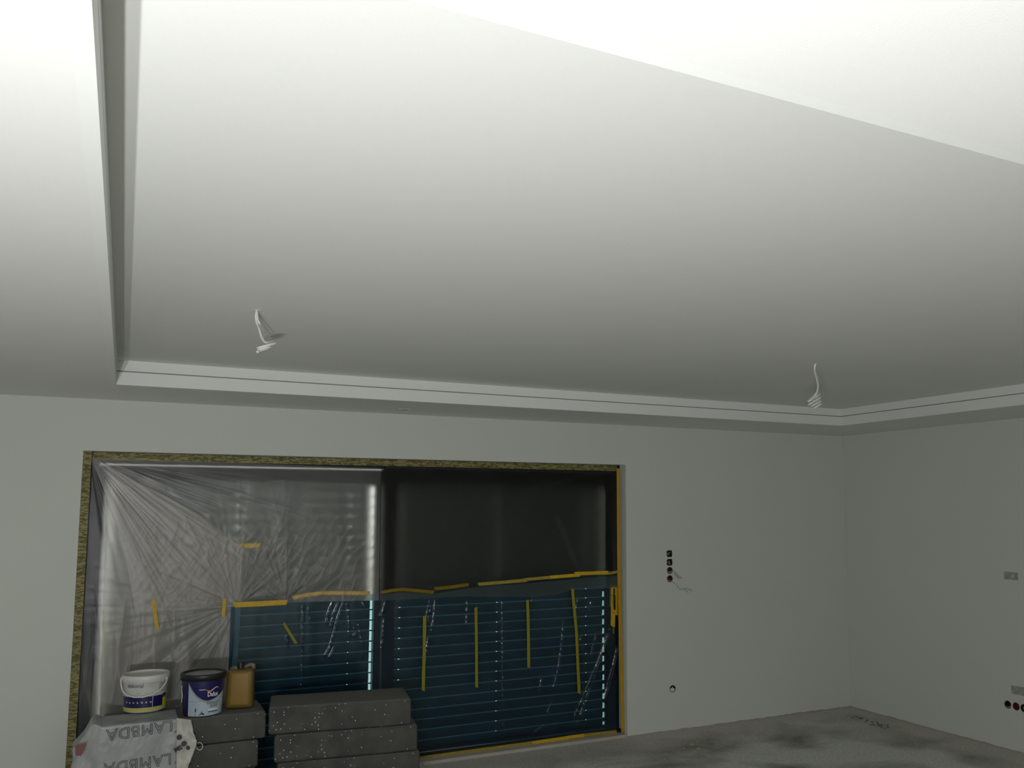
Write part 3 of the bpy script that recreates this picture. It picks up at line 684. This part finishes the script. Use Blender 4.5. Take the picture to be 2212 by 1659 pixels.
# ceiling cables with a coil at the end
def ceiling_cable(base, strand, coil, label, rr=0.0056):
    B = at(base[0], base[1], 2, ZU); y0 = B.y
    P = [B+Vector((0, 0, 0.004))]+[at(a, b, 1, y0+dy) for a, b, dy in strand]
    Q = []
    for i in range(len(P)-1):
        for k in range(4):
            t_ = k/4; p0 = P[max(0, i-1)]; p1 = P[i]; p2 = P[i+1]; p3 = P[min(len(P)-1, i+2)]
            Q.append(0.5*((2*p1)+(p2-p0)*t_+(2*p0-5*p1+4*p2-p3)*t_*t_+(3*p1-p0-3*p2+p3)*t_**3))
    cx, cy, ax_, tilt, turns, sx, sy, rd, ph = coil
    n = int(turns*18)
    C = []
    for i in range(n+1):
        t_ = i/n; a = ph+2*pi*turns*t_; g = 0.82+0.22*sin(t_*5+0.6)
        px = cx+(t_-0.5)*sx+ax_*g*cos(a)*cos(tilt); py = cy+(t_-0.5)*sy+ax_*g*cos(a)*sin(tilt)
        C.append(at(px, py, 1, y0+strand[-1][2]+rd*g*sin(a)))
    Q += C
    t0 = empty('ceiling_cable', B); tag(t0, label, 'cable', 'coiled cable ends hanging from the ceiling')
    MB().tube(Q, rr, 8, flat=1.0).build('cable', M_CABLE, t0, True)
    MB().lathe([(0.0, -0.001), (0.014, -0.001), (0.016, 0.0)], tuple(B), 18).build('ceiling_hole', M_FASCIA, t0)
    return t0, y0
ca, y0 = ceiling_cable((556, 670), [(553, 684, 0.01), (555, 698, 0.03), (559, 708, 0.06), (563, 722, 0.09), (566, 730, 0.11), (571, 738, 0.13), (578, 741, 0.14)],
    (574, 749.5, 21, -0.30, 2.4, -9, 13, 0.032, 0.9), 'white cable end with a flat round coil, hanging near the tray\'s left side')
MB().tube([at(556, 671, 1, y0-0.006), at(556.5, 690, 1, y0-0.008), at(560, 698, 1, y0-0.008), at(562.5, 701, 1, y0-0.006)], [0.003, 0.0035, 0.0035, 0.002], 6).build('tape_twist', M_CABLE, ca, True)
ceiling_cable((1762, 786), [(1759.5, 796, 0.01), (1761, 806, 0.03), (1765, 822, 0.06), (1767, 834, 0.09), (1765, 846, 0.12), (1759, 855, 0.14), (1750, 862, 0.15)],
    (1762, 868, 16, -0.66, 3.4, 11, 19, 0.018, 3.3), 'white cable end bunched in zigzag loops, hanging near the far right tray corner')

# ================================================================== FOAM BLOCKS
YBF = 5.42
A_ = at(581, 1528, 1, YBF); ZT = A_.z
HB = ZT/4
def block(x0, y0, ang, L, dp, z0, label, seed, group, h=HB):
    """rounded, slightly worn board pack"""
    random.seed(seed)
    bmz = bmesh.new(); bmesh.ops.create_cube(bmz, size=1.0)
    bmesh.ops.scale(bmz, vec=(L, dp, h-0.005), verts=bmz.verts)
    bmesh.ops.bevel(bmz, geom=list(bmz.edges), offset=0.016, segments=3, affect='EDGES', profile=0.5)
    bmesh.ops.subdivide_edges(bmz, edges=[e for e in bmz.edges if e.calc_length() > 0.1], cuts=9, use_grid_fill=True)
    for v in bmz.verts:
        nrm = 0.0022*noise.noise(v.co*9+Vector((seed, 0, 0))); v.co += v.co.normalized()*nrm
        v.co.x += 0.003*noise.noise(v.co*4+Vector((0, seed, 0)))
    me = bpy.data.meshes.new('foam_block'); bmz.to_mesh(me); bmz.free(); me.materials.append(M_FOAM); me.shade_smooth()
    o = bpy.data.objects.new('foam_block', me); COL.objects.link(o)
    o.rotation_euler = (0, 0, ang); c, s = cos(ang), sin(ang)
    o.location = (x0+c*L/2-s*dp/2, y0+s*L/2+c*dp/2, z0+h/2)
    tag(o, label, 'foam block', group); return o
B_ = at(889, 1508, 2, ZT); angR = atan2(B_.y-A_.y, B_.x-A_.x); LR = hypot(B_.y-A_.y, B_.x-A_.x)
DP = 0.36
GR, GM = 'foam blocks in the right-hand stack', 'foam blocks in the stack under the buckets'
names = ['speckled grey foam block, topmost of the long stack in front of the blue film', 'speckled grey foam block, second from the top of the long stack',
         'speckled grey foam block, third from the top of the long stack', 'speckled grey foam block at the foot of the long stack']
offs = [(0, 0), (0.035, -0.005), (0.055, 0.0), (0.06, 0.0)]
for i in range(4):
    block(A_.x+offs[i][0], A_.y+offs[i][1], angR*(1 if i == 0 else 0.85), LR+(0.0 if i == 0 else 0.01), DP, ZT-HB*(i+1), names[i], 11+i, GR)
M0 = at(222, 1565, 1, YBF); M1 = at(576, 1536, 1, YBF-0.01)
ZM = at(500, 1543, 1, YBF).z
HM = ZM/4
namesM = ['speckled grey foam block under the dark blue bucket and the gold canister', 'speckled grey foam block, second from the top under the buckets',
          'third foam block down in the stack under the buckets', 'lowest foam block of the stack under the buckets']
for i in range(4):
    block(M0.x, YBF-0.0, 0.0, M1.x-M0.x-(0.0, 0.035, 0.04, 0.04)[i], DP, ZM-HM*(i+1), namesM[i], 21+i, GM, HM)

# ------------------------------------------------------------------ torn printed wrap round the left part of that stack
def wrap_mat():
    m, nt, out = nodes('printed_wrap')
    b = N(nt, 'ShaderNodeBsdfPrincipled', Roughness=0.38); b.inputs['Alpha'].default_value = 1
    v = coords(nt)
    n1 = N(nt, 'ShaderNodeTexNoise', Scale=7.0, Detail=4.0); nt.links.new(v, n1.inputs['Vector'])
    r = ramp(nt, [(0.3, (0.25, 0.27, 0.285)), (0.5, (0.33, 0.345, 0.35)), (0.75, (0.42, 0.42, 0.40))]); nt.links.new(n1.outputs['Fac'], r.inputs[0])
    nt.links.new(r.outputs[0], b.inputs['Base Color']); nt.links.new(b.outputs[0], out.inputs[0]); return m
M_WRAP = wrap_mat(); M_WRAPW = mat('pale_wrap', (0.50, 0.49, 0.44), 0.5, var=0.2, vscale=12); M_INK = mat('dark_print', (0.03, 0.035, 0.04), 0.5); M_RINK = mat('faded_red_print', (0.20, 0.075, 0.075), 0.6)
wx0, wx1 = at(157, 1600, 1, YBF-0.03).x, at(384, 1600, 1, YBF-0.03).x
def wrapf(u, v):
    x = wx0+(wx1-wx0)*u; left = max(0.0, (M0.x-0.01-x)/(M0.x-wx0))     # 1 at far left of the loose tail
    zt = ZM+0.006-0.115*left**1.2; L1, L2 = 0.26, zt+0.0
    s = v*(L1+L2)
    if s < L1: y = YBF-0.014+(L1-s)*(1-0.55*left)+0.06*left; z = zt+0.012*left*sin(s*20)
    else: y = YBF-0.016+0.06*left-0.05*left*sin(pi*min(1, (s-L1)/L2)); z = zt-(s-L1)
    k = 0.25+0.75*min(1, left*4+max(0, (0.30-abs(s-L1))/0.30)*0.25)
    n1 = noise.noise(Vector((x*16, s*9, 2.0)))*0.012*k+abs(noise.noise(Vector((x*30+s*14, s*22, 7.0))))*0.010*k
    y -= n1*0.9+0.002; z += (n1*0.8 if s < L1 else 0)+0.040*exp(-((left-0.30)/0.22)**2)*(1 if s < L1 else max(0, 1-(s-L1)/0.12))*(1 if left > 0 else 0)
    if left > 0: x -= 0.012*left*noise.noise(Vector((s*14, 3.3, 1.0)))
    return (x, y, max(0.004, z))
pw = MB().grid(wrapf, 90, 110).build('packaging_film', M_WRAP, None, True, solid=0.0008); origin(pw, (0.1, YBF, 0)); tag(pw, 'crumpled grey printed plastic wrap over the stack\'s left end, under the white bucket', 'plastic wrap')
def child(o, par):
    o.parent = par; o.matrix_parent_inverse = Matrix.Translation(-Vector(par.location)); return o
def flapf(u, v):
    ed = [(0, 413), (0.1, 415), (0.28, 419), (0.45, 426), (0.60, 421), (0.8, 412), (1.0, 404)]
    for a, b in zip(ed, ed[1:]):
        if v <= b[0]+1e-9: xe = a[1]+(b[1]-a[1])*(v-a[0])/(b[0]-a[0]); break
    px = 381+(xe-381)*u+1.6*nz(v*14, 1.0, 3)*u; py = 1551+(4*u)+v*(112-4*u)
    p = at(px, py, 1, YBF-0.028-0.022*u*abs(nz(u*3, v*5, 9))-0.016*u); return p
child(MB().grid(flapf, 14, 40).build('torn_flap', M_WRAPW, None, True, solid=0.001), pw)
child(MB().tube([at(431+7.5*cos(a)*0.9, 1612+8*sin(a), 1, YBF-0.05) for a in [2*pi*i/20-2.2 for i in range(17)]], 0.005, 6, flat=0.5).build('torn_loop', M_WRAPW, None, True), pw)
def onfront(vs, fs, px, py, rot, sx, sy, Y, m, name):
    c = at(px, py, 1, Y); sc_ = (at(px+100, py, 1, Y)-c).length/100
    out = []
    for v in vs:
        a, b = v.x*sx, v.y*sy; X = a*cos(rot)-b*sin(rot); Z = a*sin(rot)+b*cos(rot)
        out.append((c.x+X*sc_, Y+v.z*sc_, c.z+Z*sc_))
    return child(MB().add(out, fs).build(name, m), pw)
tv, tf = text_polys('LAMBDA', 36, outline=0.55, space=1.12)
tw = max(v.x for v in tv)-min(v.x for v in tv)
YTX = YBF-0.0235
onfront(tv, tf, 303, 1577, pi+0.055, 138/tw, 1.0, YTX, M_INK, 'printed_word')
onfront(tv, tf, 299, 1649, pi+0.045, 140/tw, 1.0, YTX, M_INK, 'printed_word')
tv, tf = text_polys('SM', 14, bold=0.6); onfront(tv, tf, 384.5, 1617, pi+0.45, 1, 1, YBF-0.047, M_INK, 'printed_letters')
for (a, b, r1, r2) in ((387, 1593, 5.6, 6.2), (397.5, 1606.5, 5.8, 6.0), (406, 1615.5, 3.8, 5.4), (379, 1581, 2.6, 1.2), (378, 1648, 1.5, 1)):
    vs = [Vector((r1*cos(2*pi*i/18), r2*sin(2*pi*i/18), 0)) for i in range(18)]
    onfront(vs, [tuple(range(18))], a, b, 0.5, 1, 1, YBF-0.054, M_INK, 'printed_dot')
vs = [Vector(p) for p in ((-10, 12, 0), (14, 15, 0), (10, -2, 0), (4, -14, 0), (-8, -12, 0))]
onfront(vs, [(0, 1, 2, 3, 4)], 172, 1620, 0, 1, 1, YBF-0.062, M_RINK, 'red_print')

# ================================================================== BUCKETS AND CANISTER
def cyl_map(c, ang0, rfun, off):
    """(arc length s, height z) -> point on the bucket wall; ang0 faces the camera"""
    def g(s, z):
        r = rfun(z)+off; a = ang0+s/rfun(z); return (c[0]+r*cos(a), c[1]+r*sin(a), c[2]+z)
    return g
M_WHITEP = mat('white_plastic', (0.66, 0.655, 0.63), 0.35, var=0.04)
M_NAVY = mat('navy_label', (0.012, 0.010, 0.085), 0.35); M_YEL = mat('yellow_label', (0.60, 0.54, 0.02), 0.4, var=0.08)
M_YEL2 = mat('pale_yellow_label', (0.52, 0.49, 0.12), 0.4)
M_LBLUE = mat('pale_blue_label', (0.42, 0.50, 0.58), 0.35, var=0.06, vscale=20); M_SILVER = mat('silver_swoosh', (0.26, 0.30, 0.32), 0.35)
M_TXTG = mat('label_grey_print', (0.14, 0.15, 0.17), 0.5); M_TXTW = mat('label_white_print', (0.75, 0.76, 0.8), 0.5); M_ORANGE = mat('label_orange_print', (0.75, 0.28, 0.03), 0.5)
M_MIDB = mat('label_blue_print', (0.05, 0.14, 0.25), 0.5); M_GREYL = mat('label_pale_grey', (0.48, 0.48, 0.46), 0.5)

def bands(g, cols, u0, u1, m, name, par, nu=24):
    """label piece between two height curves lo(s), hi(s)"""
    lo, hi = cols
    mb = MB()
    for i in range(nu+1):
        s = u0+(u1-u0)*i/nu; a, b = lo(s), hi(s)
        for k in range(5): mb.v.append(g(s, a+(b-a)*k/4))
    for i in range(nu):
        for k in range(4): j = i*5+k; mb.f.append((j, j+5, j+6, j+1))
    return mb.build(name, m, par, True)
def textmap(g, s, size, s0, z0, m, name, par, bold=0.0, slant=0.0, rot=0.0, sx=1.0):
    vs, fs = text_polys(s, size, bold=bold)
    return MB().add([g(s0+(v.x*cos(rot)-v.y*sin(rot))*sx+slant*v.y, z0+v.y*cos(rot)+v.x*sin(rot)) for v in vs], fs).build(name, m, par)

# --- white open bucket with navy and yellow label
fr = at(313, 1540, 2, ZM+0.014); S = (at(358, 1500, 1, fr.y+0.13)-at(268, 1500, 1, fr.y+0.13)).length/90
rb = 45*S; rt = 49.5*S; hgt = 84*S
cb = (fr.x+0.0, fr.y+rb, ZM+0.014); angc = atan2(-cb[1], -cb[0])
t = empty('paint_bucket', cb); tag(t, 'open white plastic bucket with navy and yellow label standing on the printed wrap', 'bucket')
rf = lambda z: rb+(rt-rb)*z/hgt
MB().lathe([(0.0, 0.0), (rb-0.006, 0.0), (rb, 0.006), (rt, hgt-0.02), (rt+0.002, hgt-0.018), (rt+0.003, hgt-0.004), (rt, hgt), (rt-0.004, hgt-0.002), (rt-0.006, hgt-0.02), (rb-0.006, 0.006), (0.0, 0.006)], cb, 64).build('body', M_WHITEP, t, True)
MB().lathe([(rt+0.001, hgt-0.042), (rt+0.006, hgt-0.040), (rt+0.006, hgt-0.003), (rt+0.003, hgt), (rt, hgt)], cb, 64).build('rim', M_WHITEP, t, True)
g1 = cyl_map(cb, angc, rf, 0.0012); g2 = cyl_map(cb, angc, rf, 0.002); g3 = cyl_map(cb, angc, rf, 0.0026)
c_ = lambda v: (lambda s: v)
bands(g1, (c_(0.009), c_(0.0283)), -1.45*rb, 1.45*rb, M_YEL2, 'yellow_band', t)
bands(g2, (c_(0.010), c_(0.030)), 0.12, 1.3*rb, M_YEL, 'yellow_band', t)
bands(g1, (c_(0.030), c_(0.030+0.052)), 0.95*rb, 1.35*rb, M_YEL, 'yellow_band', t)
bands(g1, (c_(0.0285), c_(0.089)), -1.35*rb, 0.95*rb, M_NAVY, 'navy_band', t)
bands(g2, (c_(0.0285), c_(0.089)), 0.355*rb, 0.375*rb, M_TXTW, 'label_seam', t, 2)
bands(g1, (c_(0.070), c_(0.094)), 0.95*rb, 1.25*rb, M_NAVY, 'navy_band', t)
textmap(g2, 'dekoral', 0.030, -0.028-0.028, 0.150, M_TXTG, 'printed_name', t, 0.0007, 0.15, 0.0)
bands(g1, (c_(0.140), c_(0.160)), -0.012, 0.055, M_GREYL, 'print_block', t)
for k in range(7): bands(g1, (c_(0.160-k*0.008), c_(0.163-k*0.008)), 0.075, 0.115-(k % 3)*0.008, M_TXTG, 'small_print', t, 4)
for a in (-0.045, -0.005): bands(g1, (c_(0.105), c_(0.114)), a, a+0.02, M_GREYL, 'small_print', t, 4)
random.seed(5)
for k in range(7):
    s0 = -0.105+k*0.0225; vs = [(0.007*cos(q)*random.uniform(0.5, 1), 0.007*sin(q)*random.uniform(0.5, 1)) for q in [2*pi*i/9 for i in range(9)]]
    MB().add([g2(s0+a, 0.058+b) for a, b in vs], [tuple(range(9))]).build('print_icon', M_GREYL, t)
# wire-thin white bail handle hanging over the front
HA = [(0.12, 0.175), (0.10, 0.145), (0.07, 0.118), (0.03, 0.100), (-0.01, 0.091), (-0.05, 0.092), (-0.09, 0.101), (-0.125, 0.118), (-0.150, 0.150), (-0.158, 0.185)]
gh = cyl_map(cb, angc, rf, 0.013)
MB().tube([gh(a*1.02, b) for a, b in HA], 0.0048, 8, flat=1.0).build('bail_handle', M_WHITEP, t, True)
for a, b in (HA[0], HA[-1]):
    p = Vector(gh(a*1.02, b)); MB().tube([p, p+(Vector((cb[0], cb[1], p.z))-p)*0.1], 0.008, 10).build('handle_boss', M_WHITEP, t, True)

# --- dark blue and white bucket with lid
fr = at(436, 1549.5, 2, ZM); rb = 46.0*S; rt = 48*S; hgt = 95*S
cb = (at(437, 1520, 1, fr.y+0.12).x, fr.y+rb, ZM); angc = atan2(-cb[1], -cb[0])
t = empty('paint_bucket', cb); tag(t, 'dark blue and white paint bucket with a black rim, middle one on the foam stack', 'bucket')
rb = 41.5*S; cb = (cb[0], cb[1]-0.004, cb[2])
rf = lambda z: rb+(rt-rb)*z/hgt
MB().lathe([(0.0, 0.0), (rb-0.004, 0.0), (rb, 0.004), (rt-0.002, hgt-0.03), (rt-0.002, hgt-0.02)], cb, 64).build('body', M_NAVY, t, True)
MB().lathe([(rt-0.002, hgt-0.034), (rt+0.006, hgt-0.034), (rt+0.007, hgt-0.006), (rt+0.004, hgt), (rt-0.010, hgt), (rt-0.014, hgt-0.008)], cb, 64).build('rim', M_BLACKP, t, True)
MB().lathe([(rt-0.012, hgt-0.009), (0.0, hgt-0.009)], cb, 64).build('lid', mat('dusty_lid', (0.36, 0.37, 0.37), 0.3, var=0.15, vscale=20), t, True)
g1 = cyl_map(cb, angc, rf, 0.0012); g2 = cyl_map(cb, angc, rf, 0.002); g3 = cyl_map(cb, angc, rf, 0.0027)
hw = 1.40*rb
def sw(s):   # lower edge of the navy swoosh
    x = (s+0.92*rb)/(1.9*rb); return 0.215-0.165*x+0.0*x if x < 0 else 0.088+0.125*max(0, 1-x*1.55)**2+0.045*max(0, x-0.62)**1.5*2.2
u0 = -0.80*rb
bands(g1, (c_(0.004), sw), u0, hw, M_LBLUE, 'label_panel', t, 40)
bands(g2, (lambda s: sw(s)-0.013*min(1, max(0.15, 1.2-abs(s+0.02)/0.11)), sw), u0, 0.9*rb, M_SILVER, 'silver_swoosh', t, 40)
bands(g1, (c_(0.21), c_(0.225)), u0+0.005, u0+0.02, M_SILVER, 'label_seam', t, 3)
bands(g2, (lambda s: 0.087+0.004*sin(s*20), lambda s: 0.0895+0.004*sin(s*20)), u0, 0.01, M_SILVER, 'label_line', t, 12)
textmap(g3, 'Dulux', 0.036, 0.054, 0.121, M_TXTW, 'printed_name', t, 0.0010, 0.0, 0.0, 0.68)
# flourish above the name
fl_pts = [(0.014, 0.150), (0.026, 0.141), (0.040, 0.139), (0.053, 0.147), (0.067, 0.156), (0.080, 0.158), (0.087, 0.150)]
def ribbon(pts, wds, g, m, name, par):
    mb = MB()
    for i, p in enumerate(pts):
        a = pts[max(0, i-1)]; b = pts[min(len(pts)-1, i+1)]; d = (b[0]-a[0], b[1]-a[1]); l = hypot(*d); n_ = (-d[1]/l, d[0]/l)
        mb.v += [g(p[0]+n_[0]*wds[i], p[1]+n_[1]*wds[i]), g(p[0]-n_[0]*wds[i], p[1]-n_[1]*wds[i])]
    mb.f = [(2*i, 2*i+1, 2*i+3, 2*i+2) for i in range(len(pts)-1)]
    return mb.build(name, m, par)
ribbon(fl_pts[:5], [0.0005, 0.003, 0.004, 0.003, 0.001], g3, M_ORANGE, 'printed_flourish', t)
ribbon(fl_pts[2:], [0.001, 0.0025, 0.0025, 0.002, 0.0005], cyl_map(cb, angc, rf, 0.0031), M_TXTW, 'printed_flourish', t)
bands(g2, (c_(0.148), c_(0.151)), -0.020, 0.012, M_TXTW, 'small_print', t, 4)
textmap(g2, 'IDEALNY', 0.018, 0.058, 0.073, M_TXTG, 'printed_words', t, 0.0006)
textmap(g2, 'SUFIT', 0.018, 0.062, 0.056, M_TXTG, 'printed_words', t, 0.0006)
bands(g2, (c_(0.030), c_(0.040)), 0.030, 0.088, M_TXTW, 'print_block', t, 8)
bands(g3, (c_(0.022), c_(0.029)), 0.030, 0.088, M_MIDB, 'print_block', t, 8)
bands(g2, (c_(0.004), c_(0.048)), -0.036, -0.034, M_INK, 'printed_pole', t, 2); bands(g3, (c_(0.030), c_(0.048)), -0.038, -0.031, M_INK, 'printed_pole', t, 2)
MB().add([g2(-0.020, 0.010), g2(0.012, 0.010), g2(0.008, 0.021), g2(-0.001, 0.023), g2(-0.003, 0.036), g2(-0.006, 0.022), g2(-0.016, 0.014)], [(0, 1, 2, 3, 4, 5, 6)]).build('printed_figure', M_INK, t)
gh = cyl_map(cb, angc, rf, 0.012)
MB().tube([gh(-rb*1.20-0.004*sin(k), 0.17-0.012*k) for k in range(9)], 0.0022, 6).build('bail_handle', M_WHITEP, t, True)
MB().lathe([(0.0, 0.0), (0.004, 0.001), (0.0, 0.003)], g2(-0.015, 0.195), 10).build('rivet', M_TXTW, t)

# --- gold canister
fr = at(521, 1531, 2, ZM); cw = 62*S*1.02; ch = 96*S; cdp = 0.13
c0 = Vector((fr.x, fr.y+cdp/2, ZM)); t = empty('canister', c0); tag(t, 'gold brown plastic canister with a black screw cap at the right of the buckets', 'canister')
angk = -0.22
def loc(x, y, z): return (c0.x+x*cos(angk)-y*sin(angk), c0.y+x*sin(angk)+y*cos(angk), ZM+z)
def rbox(x0, x1, y0, y1, z0, z1, r, m, name, seg=4, taper=0.0):
    mb = MB().box((x0, y0, z0), (x1, y1, z1)); o = mb.build(name, m, None, True, bevel=r, seg=seg)
    for v in o.data.vertices:
        k = 1-taper*(v.co.z-z0)/(z1-z0); v.co = Vector(loc(v.co.x*k, v.co.y*k, v.co.z))
    o.parent = t; o.matrix_parent_inverse = Matrix.Translation(-c0); return o
M_GOLD = mat('gold_canister_plastic', (0.16, 0.105, 0.018), 0.32, var=0.15); M_GOLD2 = mat('gold_canister_panel', (0.27, 0.165, 0.035), 0.5, var=0.06, spec=0.3)
rbox(-cw/2, cw/2, -cdp/2, cdp/2, 0, ch*0.94, 0.022, M_GOLD, 'body', 5, 0.05)
rbox(-cw*0.34, cw*0.36, -cdp/2-0.003, -cdp/2+0.02, 0.02, ch*0.88, 0.008, M_GOLD2, 'front_panel', 3, 0.02)
mb = MB().tube([loc(cw*0.02, 0.01, ch*0.93), loc(cw*0.18, 0.015, ch*0.985), loc(cw*0.34, 0.02, ch*1.02), loc(cw*0.42, 0.02, ch*1.01), loc(cw*0.43, 0.02, ch*0.9)], [0.010, 0.010, 0.012, 0.013, 0.014], 10)
mb.build('carry_handle', mat('canister_handle', (0.17, 0.155, 0.10), 0.5), t, True)
mb = MB().tube([loc(-cw*0.06, 0.0, ch*0.92), loc(-cw*0.22, 0.0, ch*0.965), loc(-cw*0.38, 0.01, ch*0.93)], [0.014, 0.012, 0.012], 10); mb.build('shoulder', mat('canister_shoulder', (0.15, 0.14, 0.09), 0.5), t, True)
cp = loc(-0.002, -0.01, ch*0.955)
MB().lathe([(0.0, 0.0), (0.019, 0.0), (0.019, 0.033), (0.016, 0.036), (0.0, 0.036)], cp, 24).build('screw_cap', M_BLACKP, t, False)

# ================================================================== FLOOR DEBRIS (uncountable specks of plaster)
random.seed(12); mb = MB()
spots = [(1661, 1586, 7), (1495, 1608, 6), (1509, 1617, 8), (1617, 1621, 6), (1675, 1642, 8), (1811, 1606, 5), (1625, 1650, 3), (1560, 1600, 3), (1477, 1617, 3)]
for i in range(60): spots.append((random.uniform(1420, 2000), random.uniform(1560, 1655), random.uniform(0.8, 1.8)))
for a, b, r in spots:
    P = at(a, b, 2, 0.0)
    if P.y > D-0.05 or P.x > W-0.05: continue
    rr = r*0.0028; n = 9
    k = len(mb.v)
    for j in range(n):
        q = 2*pi*j/n; s = rr*random.uniform(0.7, 1.1); mb.v.append((P.x+s*cos(q), P.y+s*sin(q), 0.0))
    for j in range(n):
        q = 2*pi*j/n; s = rr*0.75; mb.v.append((P.x+s*cos(q), P.y+s*sin(q), 0.0015+0.001*random.random()))
    for j in range(n): mb.f.append((k+j, k+(j+1) % n, k+n+(j+1) % n, k+n+j))
    mb.f.append(tuple(k+n+j for j in range(n)))
o = mb.build('plaster_flakes', mat('plaster_flake', (0.55, 0.54, 0.5), 0.9)); origin(o, (4, 5, 0)); tag(o, 'pale dried plaster flakes scattered over the bare concrete floor', 'debris', kind='stuff')
random.seed(14); mb = MB()
for i in range(46):
    t_ = random.random(); P = at(1845+70*t_+random.uniform(-10, 10), 1549+22*t_+random.uniform(-4, 4), 2, 0.0); s = random.uniform(0.005, 0.013)
    if P.x > W-0.04 or P.y > D-0.04: continue
    k = len(mb.v); hgt = s*0.8
    mb.v += [(P.x+s*random.uniform(0.6, 1), P.y, 0), (P.x, P.y+s, 0), (P.x-s, P.y+random.uniform(-0.3, 0.3)*s, 0), (P.x, P.y-s, 0), (P.x+random.uniform(-0.3, 0.3)*s, P.y, hgt)]
    mb.f += [(k+j, k+(j+1) % 4, k+4) for j in range(4)]
o = mb.build('mortar_crumbs', mat('mortar_crumb', (0.10, 0.095, 0.065), 0.95)); origin(o, (5, 5.6, 0)); tag(o, 'dark mortar crumbs on the floor near the far right corner', 'debris', kind='stuff')
